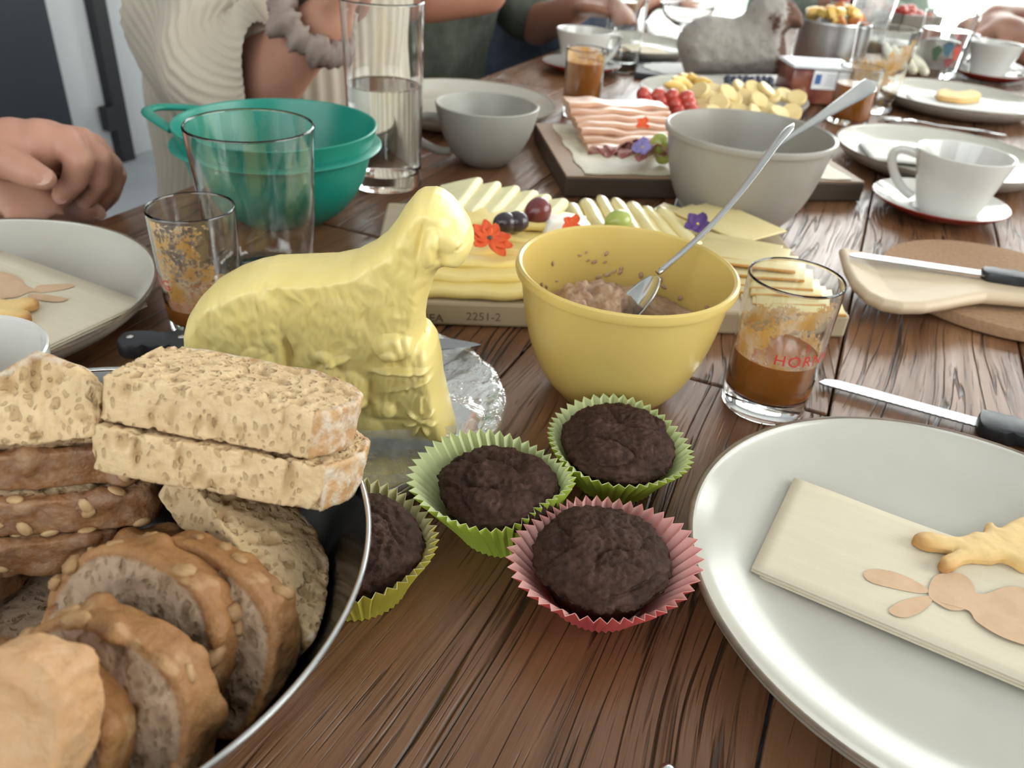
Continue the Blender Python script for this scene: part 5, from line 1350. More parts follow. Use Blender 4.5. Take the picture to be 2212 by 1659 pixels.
# footed glass dish
t = thing('footed_glass_bowl', 'clear footed glass bowl behind the lamb cake on the left', 'bowl', (.335, 2.010, 0))
obj('glass_body', lathe(smooth_prof([(0, .001), (.028, .001), (.032, .003), (.012, .008), (.008, .020), (.010, .036), (.030, .046), (.052, .062), (.062, .085), (.0605, .085), (.050, .064), (.028, .050), (0, .046)], 5), 72), GLASS, t)
# lamb cake dusted with sugar
def cake_mat():
    m = NT('sugared_chocolate_cake'); v = m.coord(); f = m.ramp(m.math('ADD', m.noise(v, 120, 4, .65), m.math('MULTIPLY', m.attr('sugar'), .42)), [(.60, 0.), (.82, 1.)])
    m.bsdf(color=m.mix(f, (.085, .035, .018), (.30, .27, .245)), rough=.85, normal=m.bump(m.noise(v, 150, 4), .5, .003)); return m.m
CAKE = cake_mat(); CY = 1.585
def CU2(px, py): p = on_y(px, py, CY); return (p.x, p.z)
co = [CU2(*p) for p in [(1690, 172), (1694, 120), (1690, 85), (1700, 72), (1722, 74), (1731, 62), (1727, 40), (1712, 18), (1695, 8), (1665, 1), (1640, 4), (1620, 22), (1606, 44), (1585, 53), (1560, 50), (1530, 46), (1500, 54), (1476, 72), (1463, 92), (1460, 112), (1468, 140), (1478, 172)]]
V, F, d = pillow(co, .048, .040, .0030)
V[:, 2] += fbm(V, 70, 2, 4.) * .003 * np.sign(V[:, 2])
ear = np.exp(-(((V[:, 0] - CU2(1668, 48)[0]) / .010) ** 2 + ((V[:, 1] - CU2(1668, 48)[1]) / .020) ** 2)); V[:, 2] += np.where(V[:, 2] > 0, ear * .012, -ear * .012)
zb = .0140; low = V[:, 1].min()
cc = Vector((.350, CY, zb)); sug = np.clip(1.0 - 1.6 * np.clip((V[:, 0] - CU2(1672, 60)[0]) / .02, 0, 1) - .8 * np.exp(-(((V[:, 0] - CU2(1660, 52)[0]) / .012) ** 2 + ((V[:, 1] - CU2(1660, 52)[1]) / .016) ** 2)), 0, 1)
o = obj('lamb_cake', ([(p[0] - cc.x, -p[2], p[1] - low) for p in V], F), CAKE, loc=cc); attr(o, 'sugar', sug); tag(o, 'brown lamb-shaped cake dusted with icing sugar in the background', 'cake')
SLATE = plain('dark_slate', (.020, .021, .025), (.035, .036, .04), .6, 60, .2)
o = obj('slate_board', box((0, 0, .006), (.34, .17, .011), .002), SLATE, smooth=False, loc=(.365, 1.640, 0), rot=(0, 0, math.radians(-8))); tag(o, 'dark slate board under the lamb cake', 'board')
o = obj('lace_paper', prism([(.145 * math.cos(a) * (1 + .02 * math.cos(24 * a)), .078 * math.sin(a) * (1 + .02 * math.cos(24 * a))) for a in [2 * PI * k / 96 for k in range(96)]], .0118, .0132), NAPKIN_W, smooth=False, loc=(.350, 1.625, 0), rot=(0, 0, math.radians(-8))); tag(o, 'white lace paper between slate board and lamb cake', 'paper')
# plate of fruit
FP = Vector((.312, 1.385, .0005))
plate('grey stoneware plate heaped with fruit in front of the lamb cake', FP)
BERRY = grape_mat('strawberry_red', (.42, .035, .025), (.55, .09, .06)); BANANA = cheese_mat('banana_flesh', (.70, .56, .27), (.62, .46, .20), .5, .1); PEACH = cheese_mat('yellow_peach', (.70, .43, .08), (.76, .53, .16), .4, .2); BLUE = grape_mat('blueberry_skin', (.012, .014, .035), (.03, .035, .07))
rnd = random.Random(11)
for k in range(12):
    q = at(1402 + 30 * (k % 4) - 6 * (k // 4), 232 - 14 * (k // 4) + 3 * (k % 4), .028 + .008 * (k // 4))
    r = .0115
    o = obj('strawberry_half', xf(lathe([(0, -r), (r * .55, -r * .75), (r * .95, 0), (r * .8, r * .75), (r * .3, r * 1.15), (0, r * 1.2)], 20), Matrix.Rotation(rnd.uniform(0, 3), 4, 'Z') @ Matrix.Rotation(1.2 + rnd.uniform(-.4, .4), 4, 'X')), BERRY, loc=q)
    tag(o, 'red strawberry piece at the left side of the fruit plate', 'strawberry', 'strawberry pieces on the fruit plate')
for k in range(22):
    row, i = divmod(k, 8)
    q = at(1512 + 28 * i + 12 * (row % 2), 246 - 21 * row + 5 * math.sin(k * 2.2) - 2 * i * (row > 0), .026 + .010 * row)
    r = .0155; V, F = lathe([(0, 0), (r * .9, 0), (r, .002), (r, .006), (r * .9, .008), (0, .008)], 24)
    o = obj('banana_slice', xf((V, F), Matrix.Rotation(rnd.uniform(-.5, .5), 4, 'Z') @ Matrix.Rotation(rnd.uniform(.25, .9), 4, 'X') @ Matrix.Rotation(rnd.uniform(-.5, .5), 4, 'Y')), BANANA, loc=q, autosmooth=40)
    tag(o, 'pale round banana slice in the heap on the fruit plate', 'banana', 'banana slices on the fruit plate')
for k in range(5):
    q = at(1450 + 26 * k, (200, 190, 182, 180, 186)[k], .042)
    path = [(.032 * math.cos(a), .020 * math.sin(a), 0) for a in [math.radians(-70 + 28 * i) for i in range(6)]]
    o = obj('peach_slice', tube(path, [.002, .0075, .0095, .0095, .0075, .002], 12), PEACH, loc=q, rot=(.4, 0, math.radians(60 + 25 * k))); tag(o, f'yellow peach slice, {ordinal[k]} from the left at the back of the fruit plate', 'peach', 'peach slices on the fruit plate')
for k in range(16):
    q = at(1572 + 13 * (k % 8), 182 - 10 * (k // 8) + rnd.uniform(-2, 2), .036 + .006 * (k // 8)); o = obj('blueberry', lathe([(max(0, .0072 * math.sin(a)), -.0068 * math.cos(a)) for a in [PI * i / 10 for i in range(11)]], 16), BLUE, loc=q); tag(o, 'dark blueberry at the back of the fruit plate', 'blueberry', 'blueberries on the fruit plate')
# plastic fruit tray
t = thing('plastic_tray', 'clear plastic food tray with white label behind the second juice glass', 'tray', (.492, 1.500, .0005), math.radians(4))
CLEAR_PL = glass_mat('clear_plastic', (.93, .95, .96), .08, 1.3)
obj('tray_box', box((0, 0, .030), (.110, .080, .058), .006), plain('dark_red_contents', (.11, .020, .022), (.30, .10, .05), .35, 22, coat=.5), t, True, autosmooth=40)
obj('lid', box((0, 0, .0625), (.116, .086, .006), .002), plain('white_lid_film', (.72, .74, .76), (.66, .68, .70), .3, 20), t, False)
lb = obj('label', box((.012, -.0412, .043), (.062, .0016, .030)), plain('white_label', (.76, .76, .78), None, .5), t, False)
obj('blue_square', box((-.010, -.0422, .044), (.010, .0010, .016)), plain('blue_print', (.06, .13, .34), None, .5), lb, False)
for k in range(4): obj('print_line', box((.022, -.0422, .051 - .005 * k), (.036, .0008, .0012)), plain('grey_print', (.40, .42, .46), None, .5), lb, False)
# second juice glass and big smeared tumbler
c = Vector((.515, 1.355, 0)); t = tumbler('juice_glass', 'juice glass two thirds full beside the spoon handle of the grey bowl', c, .0345, .0320, .0860, .008, .0015)
fill(t, .0345, .0320, .0860, .0015, .008, .0600)
c = Vector((.585, 1.470, 0)); t = tumbler('tumbler_glass', 'large tumbler streaked with orange froth behind the second juice glass', c, .0510, .0410, .1330, .010, .0020)
foam(t, .0510, .0410, .1330, .0020, .014, .127, lambda a, q: .22 + .55 * math.exp(-((q - .35 - .45 * max(0, math.cos(a + .7))) / .22) ** 2) + (.25 if q < .3 else 0))
# steel pot with fruit
t = thing('steel_pot', 'small steel pot filled with yellow fruit behind the lamb cake head', 'pot', (.655, 1.960, .0005))
obj('pot_shell', lathe(smooth_prof([(0, .001), (.068, .001), (.073, .004), (.0745, .02), (.0745, .076), (.0755, .0785), (.0735, .078), (.073, .02), (.068, .005), (0, .004)], 3), 80), STEEL_BR, t, autosmooth=40)
for k in range(26):
    a = rnd.uniform(0, 6.3); r = .062 * math.sqrt(rnd.random()); s = rnd.uniform(.012, .018)
    o = obj('fruit_chunk', xf(box((0, 0, 0), (s * 1.5, s, s), s * .2), Matrix.Rotation(rnd.uniform(0, 3), 4, 'X') @ Matrix.Rotation(rnd.uniform(0, 3), 4, 'Z')), PEACH if k % 4 else plain('orange_chunk', (.58, .20, .05), None, .45), loc=(.655 + r * math.cos(a), 1.960 + r * math.sin(a), .080 + .030 * (1 - (r / .065) ** 2)), autosmooth=40)
    tag(o, 'yellow fruit chunk piled in the small steel pot', 'fruit', 'fruit chunks in the steel pot')
# patterned water glass
c = Vector((.862, 1.860, 0)); t = tumbler('water_glass', 'printed water glass three quarters full behind the right-hand plate', c, .0545, .0450, .1240, .014, .0020)
fill(t, .0545, .0450, .1240, .0020, .014, .092, WATER, 'water')
for k, (a0, z0_, w_, h_, cl) in enumerate(((-1.35, .055, .016, .034, (.45, .05, .03)), (-1.75, .060, .020, .030, (.05, .12, .16)), (-2.15, .050, .018, .030, (.05, .10, .05)), (-1.55, .034, .020, .018, (.22, .04, .04)))):
    V, F = [], []; R0 = .0450 + .0095 * z0_ / .124 + .0009
    for i in range(13):
        a = 2 * PI * i / 12
        aa = a0 + w_ * .5 * math.cos(a) / R0 * (1 + .3 * math.sin(3 * a)); V.append((R0 * math.cos(aa), R0 * math.sin(aa), z0_ + h_ * .5 * math.sin(a)))
    obj('printed_patch', (V[:12], [tuple(range(12))]), plain('glass_print', cl, None, .5), t, False)
# right-hand cups
c = Vector((.975, 1.850, .0005)); saucer('white saucer with dark red underside beside the printed water glass', c)
cup('coffee_cup', 'white cup on the saucer beside the printed water glass', c + Vector((-.005, 0, .0057)), CP, .0034, PORC, math.radians(165), CUPH, .0050, .7, coffee=(.036, .020, CREMA))
spoon('tea_spoon', 'small steel spoon lying on the saucer beside the printed water glass', c + Vector((.050, -.036, .0200)), c + Vector((.12, .06, .0235)), (0, 0, 1), head_len=.036, head_w=.012, tipw=.0045, bend=.001)
c = Vector((.955, 2.015, .0005)); cup('coffee_cup', 'white cup farthest back at the right, by the folded arms', c, CP, .0034, PORC, math.radians(-15), CUPH, .0050, .7)
# plates on the right: napkins, cookie, fork
Mr = frame(PL_R2 + Vector((-.092, -.050, .0125)), Vector((1, -.16, 0)), Vector((.16, 1, 0))); napkin('white folded napkin on the right-hand plate under a cookie', Mr, .175, .080, NAPKIN_W, 3)
cookie('golden cookie on the right-hand plate before the printed water glass', W([(2020, 206), (2035, 200), (2062, 206), (2095, 203), (2116, 210), (2112, 220), (2080, 224), (2045, 220), (2024, 215)], .017), .0165, .0045, lambda x, y: .15)
M3 = frame(at(1884, 344, .012), Vector((1, -.10, 0)), Vector((.10, 1, 0))); napkin('white folded napkin on the plate behind the white cup', M3, .115, .080, NAPKIN_W, 3)
t = thing('table_fork', 'steel fork lying between the two right-hand plates', 'fork', at(1985, 268, .002)); t.rotation_euler = (0, 0, math.radians(-18))
obj('handle', tube([(0, 0, .004), (.03, 0, .002), (.09, 0, .003), (.13, 0, .002)], [.0025, .003, .0045, .0035], 12, (0, 0, 1), .4), STEEL, t); obj('fork_head', tube([(0, 0, .004), (-.012, 0, .005), (-.03, 0, .003)], [.0025, .009, .010], 12, (0, 0, 1), [.6, .15, .12]), STEEL, t)
for k in range(4): obj('tine', tube([(-.029, -.0078 + .0052 * k, .003), (-.05, -.0078 + .0052 * k, .0018), (-.065, -.0074 + .005 * k, .0035)], [.0015, .0014, .0007], 8), STEEL, t)
# far right clutter
plate('grey stoneware plate stacked in the far background right of the smeared tumbler', Vector((.905, 2.180, .0005)))
t = thing('grey_dip_bowl', 'square grey bowl with red berries in the far background', 'bowl', (1.000, 2.420, .0005), .3)
obj('bowl_shell', join(box((0, 0, .004), (.12, .12, .006)), *[box((dx * .058, dy * .058, .034), (.006 if dx else .122, .006 if dy else .122, .060)) for dx, dy in ((1, 0), (-1, 0), (0, 1), (0, -1))]), GREY_PLASTIC, t, False)
for k in range(14):
    o = obj('raspberry', lathe([(max(0, .014 * math.sin(a)), -.014 * math.cos(a)) for a in [PI * i / 8 for i in range(9)]], 12), BERRY, loc=(1.000 + rnd.uniform(-.04, .04), 2.420 + rnd.uniform(-.04, .04), .052 + rnd.uniform(0, .022))); tag(o, 'red berry piled in the square grey bowl far back', 'berry', 'berries in the square grey bowl')
o = obj('small_board', box((0, 0, .009), (.20, .13, .017), .002), MEAT_WOOD, smooth=False, loc=(.760, 1.905, 0), rot=(0, 0, .15)); tag(o, 'small wooden board with pale wraps behind the right-hand plate', 'board')
for k in range(3):
    a = at(1912 + 24 * k, 100 + 6 * k, .0292); b = at(1950 + 24 * k, 150 + 3 * k, .0292); cc2 = (a + b) / 2
    o = obj('pale_wrap', tube([a - cc2, (a - cc2) * .5, (b - cc2) * .5, b - cc2], [.008, .011, .011, .008], 12), plain('pale_wrap_dough', (.70, .66, .52), (.58, .56, .40), .6, 60), loc=cc2); tag(o, f'pale rolled wrap, {ordinal[k]} from the left on the small board', 'wrap', 'pale rolled wraps')
for k, (px, py, cl, rad) in enumerate(((1803, 52, (.45, .05, .04), .027), (1842, 48, (.10, .02, .02), .030))):
    p = at(px, py, 0); t = thing('jam_jar', ('small jar with red lid behind the steel pot', 'small dark jam jar behind the smeared tumbler')[k], 'jar', p)
    obj('jar_body', lathe(smooth_prof([(0, 0), (rad, .001), (rad, .05), (rad * .9, .060), (rad * .9, .064), (0, .064)], 3), 40), plain('jar_contents', tuple(x * .7 for x in cl) if k else (.50, .48, .42), None, .2), t); obj('lid', lathe([(rad * .95, .062), (rad * .95, .076), (rad * .9, .078), (0, .078)], 40), plain('jar_lid', cl, None, .35), t, autosmooth=40)
c = Vector((.800, 2.140, 0)); t = tumbler('tumbler_glass', 'milky smeared tumbler behind the orange-streaked one', c, .0500, .0410, .130, .010, .0020)
MILK_FILM = NT('milky_film'); _v = MILK_FILM.coord(); _mk = MILK_FILM.ramp(MILK_FILM.noise(_v, 45, 4), [(.35, .15), (.7, .6)]); _d = MILK_FILM.n('BsdfTranslucent', {'Color': (.8, .8, .8, 1)}); _t2 = MILK_FILM.n('BsdfTransparent'); _m2 = MILK_FILM.n('MixShader', {0: _mk, 1: _t2.outputs[0], 2: _d.outputs[0]}); MILK_FILM.t.links.new(_m2.outputs[0], MILK_FILM.out.inputs[0])
obj('milk_film', lathe([(glass_in(z, .05, .041, .13, .002) - .0003, z) for z in (.015, .05, .09, .12)], 64), MILK_FILM.m, t)
# ------------------------------------------------------------------ people around the table
def skin_mat(name, c1, c2):
    m = NT(name); v = m.coord(); m.bsdf(color=m.mix(m.noise(v, 25, 4), c1, c2), rough=.5, sss=.12, sssr=(1, .35, .2), ssss=.008, normal=m.bump(m.noise(v, 350, 3), .12, .0008)); return m.m
SKIN1 = skin_mat('fair_skin', (.46, .235, .165), (.38, .18, .12)); SKIN2 = skin_mat('tanned_skin', (.36, .165, .105), (.30, .13, .085))
def cloth(name, c1, c2, scale=60, bump=.3): return plain(name, c1, c2, .85, scale, bump, 260, dist=.0015)
def smooth_mesh(V, F, it=3, k=.5):
    E = set()
    for q in F:
        for i in range(len(q)): E.add((min(q[i], q[(i + 1) % len(q)]), max(q[i], q[(i + 1) % len(q)])))
    E = np.array(list(E)); V = np.array(V)
    for _ in range(it):
        S = np.zeros_like(V); C = np.zeros(len(V))
        np.add.at(S, E[:, 0], V[E[:, 1]]); np.add.at(S, E[:, 1], V[E[:, 0]]); np.add.at(C, E[:, 0], 1); np.add.at(C, E[:, 1], 1)
        V = V + k * (S / np.maximum(C, 1)[:, None] - V)
    return V, F
def capsule(a, b, ra, rb, n=14, flat=1.0, up=(0, 0, 1)):
    a, b = Vector(a), Vector(b); t = (b - a).normalized(); P, R = [], []
    for k in range(5): s = math.sin(PI / 2 * k / 4); P.append(a - t * (ra * math.cos(PI / 2 * k / 4))); R.append(max(ra * s, ra * .05))
    for q in (.25, .5, .75): P.append(a + (b - a) * q); R.append(ra + (rb - ra) * q)
    for k in range(5): s = math.cos(PI / 2 * k / 4); P.append(b + t * (rb * math.sin(PI / 2 * k / 4))); R.append(max(rb * s, rb * .05))
    return tube(P, R, n, up, flat)
def blob(c, r, rot=0.0):
    V, F = lathe([(max(0, math.sin(a)), -math.cos(a)) for a in [PI * k / 14 for k in range(15)]], 24)
    M = Matrix.Translation(c) @ Matrix.Rotation(rot, 4, 'Z'); return [tuple(M @ Vector((p[0] * r[0], p[1] * r[1], p[2] * r[2]))) for p in V], F
def fused(parts, vox, it=4): V, F = voxel(join(*parts), vox); return smooth_mesh(V, F, it)
def rel(vf, o): o = Vector(o); return [tuple(Vector(p) - o) for p in vf[0]], vf[1]
def seated(label, hip, yaw, skin, top, trousers, hair, arms, scale=1.0, top_name='shirt', sleeve=.55, hair_len=.10, fold=.006, lean=.04):
    """hip: seat point in the world; yaw: which way the person faces; arms: [(elbow, wrist, hand end)] right then left, world points"""
    hip = Vector(hip); f = Vector((math.cos(yaw), math.sin(yaw), 0)); r = Vector((f.y, -f.x, 0)); z = Vector((0, 0, 1))
    t = thing('person', label, 'person', Vector((hip.x, hip.y, FLOOR + .002)))
    o = t.location
    chest = hip + z * .40 * scale + f * lean; neck = chest + z * .155 * scale + f * .01; head = neck + z * .155 * scale + f * .03
    sh = [chest + r * .175 * scale + z * .07, chest - r * .175 * scale + z * .07]
    P = [blob(hip + z * .08, (.165 * scale, .12 * scale, .13 * scale), yaw - PI / 2), capsule(hip + z * .1, chest, .125 * scale, .135 * scale, flat=.8), capsule(chest, neck, .09, .05), capsule(neck, neck + z * .06, .052, .05), blob(head + z * .01, (.075, .095, .115), yaw - PI / 2),
         blob(head + f * .097 - z * .012, (.013, .018, .022), yaw - PI / 2), blob(head + r * .077, (.010, .02, .03), yaw - PI / 2), blob(head - r * .077, (.010, .02, .03), yaw - PI / 2), blob(head + f * .078 - z * .075, (.03, .028, .025), yaw - PI / 2)]
    for i, (el, wr, hd) in enumerate(arms):
        el, wr, hd = Vector(el), Vector(wr), Vector(hd)
        P += [capsule(chest + (sh[i] - chest) * .5, sh[i], .07, .06), capsule(sh[i], el, .052, .043), capsule(el, wr, .044, .029)]
        d_ = (hd - wr).normalized(); side = d_.cross(z).normalized(); P.append(capsule(wr, wr + d_ * .085, .028, .036, flat=.55))
        for k in range(4):
            b0 = wr + d_ * .088 + side * (.030 - .020 * k); L_ = (.070, .080, .074, .058)[k]; b1 = b0 + d_ * L_ * .55 - z * .010; P += [capsule(b0, b1, .0105, .0095), capsule(b1, b1 + d_ * L_ * .4 - z * .022, .0095, .008)]
        th = wr + d_ * .035 + side * .032 * (1 if i else -1); P += [capsule(th, th + d_ * .045 + side * .018 * (1 if i else -1), .0135, .0115), capsule(th + d_ * .045 + side * .018 * (1 if i else -1), th + d_ * .075 + side * .016 * (1 if i else -1), .0115, .009)]
    knees = [hip + f * .43 * scale + s_ * .10 * r + z * .02 for s_ in (1, -1)]; feet = [Vector((k.x, k.y, FLOOR + .07)) + f * .02 for k in knees]
    for k, ft, s_ in zip(knees, feet, (1, -1)):
        P += [capsule(hip + r * s_ * .09 + z * .05, k, .085, .06), capsule(k, ft, .056, .038), capsule(ft - z * .03, ft + f * .15 - z * .035, .038, .030, flat=.8)]
    obj('body', rel(fused(P, .0085, 4), o), skin, t)
    # clothes: a shell a little outside the body, with folds
    T_ = [capsule(hip + z * .03, chest, .152 * scale, .162 * scale, flat=.82, up=f), capsule(chest, chest + z * .115, .150 * scale, .085 * scale)]
    for i, (el, wr, hd) in enumerate(arms):
        el, wr = Vector(el), Vector(wr); T_ += [capsule(chest + (sh[i] - chest) * .4, sh[i], .088, .075)]
        e2 = sh[i] + (el - sh[i]) * min(1, sleeve / .5) ; T_.append(capsule(sh[i], e2, .072, .060))
        if sleeve > .5: T_.append(capsule(el, el + (wr - el) * (sleeve - .5) * 2, .060, .048))
    V, F = fused(T_, .0085, 2); N = vertex_normals(V, F); V = V + N * (fbm(V, 9, 3, hip.x * 7, (1, 1, .6)) * fold * 1.6)[:, None]
    obj(top_name, rel((V, F), o), top, t)
    T_ = [blob(hip + z * .06, (.178 * scale, .135 * scale, .12 * scale), yaw - PI / 2)]
    for k, ft, s_ in zip(knees, feet, (1, -1)): T_ += [capsule(hip + r * s_ * .09 + z * .05, k, .098, .074), capsule(k, ft + z * .02, .072, .055)]
    V, F = fused(T_, .0095, 2); N = vertex_normals(V, F); V = V + N * (fbm(V, 10, 2, hip.y * 5) * .005)[:, None]
    obj('trousers', rel((V, F), o), trousers, t)
    H_ = [blob(head + z * .030 - f * .014, (.086, .100, .108), yaw - PI / 2), capsule(head - f * .06, head - f * .07 - z * hair_len, .065, .045)]
    V, F = fused(H_, .007, 3); keep = V @ np.array(f) < (head.dot(f) + .055); V = np.where(keep[:, None], V, V - np.array(f) * .03)
    obj('hair', rel((V, F), o), hair, t)
    for s_ in (1, -1):                              # eyes and brows
        ec = head + f * .083 + r * (.031 * s_) + z * .012
        ey = obj('eye', rel(blob(ec, (.0125, .0105, .0085), yaw - PI / 2), o), EYE_W, t); obj('iris', rel(blob(ec + f * .0082, (.0050, .0035, .0055), yaw - PI / 2), o), IRIS, ey)
        obj('eyebrow', rel(tube([ec + f * .006 + z * .020 - r * .017 * s_, ec + f * .011 + z * .024, ec + f * .002 + z * .021 + r * .018 * s_], [.002, .0032, .0015], 8), o), hair, t)
    mc = head + f * .098 - z * .058; obj('mouth', rel(tube([mc - r * .022 - f * .012, mc - f * .002, mc + r * .022 - f * .012], [.002, .0062, .002], 10, (0, 0, 1), .7), o), LIPS, t)
    return t
EYE_W = plain('eye_white', (.72, .70, .68), None, .25); IRIS = plain('dark_iris', (.05, .03, .02), None, .2); LIPS = plain('lips', (.36, .12, .10), None, .45)
def chair(label, c, yaw, mat, cush):
    t = thing('dining_chair', label, 'chair', (c[0], c[1], FLOOR + .001), yaw)
    obj('seat', box((0, 0, .455), (.46, .46, .06), .02), cush, t, True, autosmooth=40)
    obj('backrest', move(xf(box((0, 0, 0), (.045, .44, .40), .018), Matrix.Rotation(-.14, 4, 'Y')), (-.235, 0, .71)), cush, t, True, autosmooth=40)
    for x in (-.20, .20):
        for y in (-.20, .20): obj('leg', tube([(x, y, .43), (x * 1.1, y * 1.08, 0)], [.019, .013], 10), mat, t)
    for y in (-.16, .16): obj('back_post', tube([(-.20, y, .45), (-.235, y, .60)], .014, 10), mat, t)
    return t
CHAIR_WOOD = plain('chair_oak', (.22, .13, .075), (.18, .10, .055), .5, 30); CUSH = cloth('grey_chair_fabric', (.16, .16, .165), (.12, .12, .125))
HAIR1 = plain('brown_hair', (.055, .03, .017), (.09, .05, .028), .5, 80, .6, 200, stretch=(1, 1, .15)); HAIR2 = plain('dark_hair', (.018, .013, .010), (.035, .025, .018), .5, 80, .6, 200, stretch=(1, 1, .15)); HAIR3 = plain('blond_hair', (.36, .24, .11), (.28, .17, .07), .5, 80, .6, 200, stretch=(1, 1, .15))
DENIM = cloth('navy_denim', (.012, .017, .034), (.018, .024, .044)); OLIVE = cloth('olive_cotton', (.075, .082, .060), (.055, .062, .046)); BLUEGREY = cloth('blue_grey_cotton', (.095, .115, .155), (.075, .092, .13)); NAVY = cloth('navy_knit', (.010, .013, .022), (.015, .018, .03)); SAGE = cloth('sage_linen', (.23, .27, .22), (.19, .23, .185)); RUST = cloth('dark_patterned_cotton', (.06, .05, .055), (.10, .07, .07))
face_r = -YAW                                                     # facing across the table, towards its right side
face_l = PI - YAW
# woman in the cream pleated dress
hip1 = Vector((-.395, 1.300, -.27))
el_r = on_y(575, 178, 1.030); wr_r = on_y(700, 45, .985); hd_r = wr_r + Vector((.06, -.02, .09))
el_l = Vector((-.36, 1.34, .03)); wr_l = Vector((-.235, 1.13, .185)); hd_l = wr_l + Vector((.07, -.05, .05))
p1 = seated('person in a cream pleated dress with a scrunchie on the wrist, forearm raised', hip1, face_r, SKIN1, cloth('cream_jersey', (.50, .435, .345), (.43, .37, .29)), cloth('cream_skirt', (.50, .435, .345), (.43, .37, .29)), HAIR1, [(el_r, wr_r, hd_r), (el_l, wr_l, hd_l)], top_name='under_dress', sleeve=.30, fold=.003)
PLEAT = NT('cream_pleated_fabric'); _v = PLEAT.coord(); PLEAT.bsdf(color=PLEAT.mix(PLEAT.noise(_v, 12, 3), (.50, .435, .345), (.43, .37, .29)), rough=.7, normal=PLEAT.bump(PLEAT.noise(_v, 400, 2), .15, .001), sheen=.2); PLEAT = PLEAT.m
def pleated(path, rad, n, amp, pl, up, flat=1.0, close=False):
    V, F = tube(path, rad, n, up, flat); m = len(path); out = []
    for i in range(m):
        for k in range(n):
            p = Vector(V[i * n + k]); c = Vector(path[i]); d = (p - c); a = 2 * PI * k / n
            s = abs(((a * pl / (2 * PI)) % 1) - .5) * 2
            out.append(c + d * (1 + (amp * (s - .5) + .010 * math.sin(3 * a + i * .5) + .014 * noise.noise(p * 9)) / max(d.length, 1e-4)))
    return out, F[:-2]
o1 = p1.location; zc_ = Vector((0, 0, 1))
body_path = [Vector((hip1.x, hip1.y, z)) + Vector((.05, -.02, 0)) * max(0, (z + .3)) for z in np.linspace(-.66, .24, 22)]
o = obj('pleated_dress', rel(pleated(body_path, [.30 - .115 * (i / 21) ** .8 + .012 * math.sin(i * .9) * (1 - i / 21) for i in range(22)], 320, .0035, 64, (0, 1, 0), .80), o1), PLEAT, p1)
s0_ = hip1 + Vector((-.020, -.115, .43)); e0_ = el_r + (wr_r - el_r) * .06
sl_path = spline([s0_, s0_ + Vector((.015, -.030, -.13)), Vector((-.430, 1.110, .125)), el_r + Vector((-.045, .012, .012)), e0_], 7)
nS = len(sl_path); o = obj('pleated_sleeve', rel(pleated(sl_path, [min(.062 + .12 * (i / (nS - 1)), .104) - .020 * (i / (nS - 1)) - .014 * max(0, (i / (nS - 1) - .85) / .15) for i in range(nS)], 220, .0028, 44, (.3, -.9, .3), 1.0), o1), PLEAT, p1)
s1_ = hip1 + Vector((.065, .165, .43)); sl2 = spline([s1_, s1_ + Vector((.03, .01, -.16)), el_l + (s1_ - el_l) * .15, el_l + (wr_l - el_l) * .15], 7)
o = obj('pleated_sleeve', rel(pleated(sl2, [min(.060 + .08 * (i / (len(sl2) - 1)), .088) for i in range(len(sl2))], 160, .0028, 36, (.3, .9, .3), 1.0), o1), PLEAT, p1)
# scrunchie: gathered ring round the wrist
SCR = cloth('taupe_satin', (.33, .25, .215), (.24, .18, .155), 30, .2)
cs = on_y(674, 46, .988); ax = (wr_r - el_r).normalized(); Ms = frame(cs, ax.orthogonal(), z=ax); V, F = [], []; n, m_ = 96, 14
for i in range(n):
    a = 2 * PI * i / n
    for j in range(m_):
        b = 2 * PI * j / m_; rr = .0120 * (1 + .10 * math.sin(13 * a) + .55 * noise.noise(Vector((math.cos(a) * 3.5, math.sin(a) * 3.5, .4 * math.cos(b)))) + .16 * math.sin(31 * a + 3 * b)); R_ = .040 + .004 * math.sin(4 * a)
        V.append(Ms @ Vector(((R_ + rr * math.cos(b)) * math.cos(a), (R_ + rr * math.cos(b)) * math.sin(a), 1.5 * rr * math.sin(b) + .003 * math.sin(9 * a))))
for i in range(n):
    for j in range(m_): i2, j2 = (i + 1) % n, (j + 1) % m_; F.append((i * m_ + j, i2 * m_ + j, i2 * m_ + j2, i * m_ + j2))
obj('scrunchie', rel((V, F), o1), SCR, p1)
t = thing('stool', 'grey upholstered stool under the person in the cream dress', 'stool', (hip1.x, hip1.y, FLOOR + .001), face_r)
obj('seat', box((0, 0, .405), (.40, .40, .05), .02), CUSH, t, True, autosmooth=40)
for x in (-.16, .16):
    for y in (-.16, .16): obj('leg', tube([(x, y, .39), (x * 1.1, y * 1.1, 0)], [.018, .013], 10), CHAIR_WOOD, t)
# person in olive
hip2 = Vector(sn(1.60, -.93, -.27))
seated('person in an olive top and navy trousers, forearms over the table edge', hip2, face_r, SKIN2, OLIVE, DENIM, HAIR2, [(on_y(925, -8, 1.47), on_y(1058, -8, 1.48), on_y(1105, -60, 1.48)), (hip2 + Vector((.26, .10, .30)), hip2 + Vector((.34, -.06, .36)), hip2 + Vector((.42, -.16, .38)))], sleeve=.42, fold=.009)
chair('upholstered grey chair of the person in olive', (hip2.x - .02, hip2.y + .01), face_r, CHAIR_WOOD, CUSH)
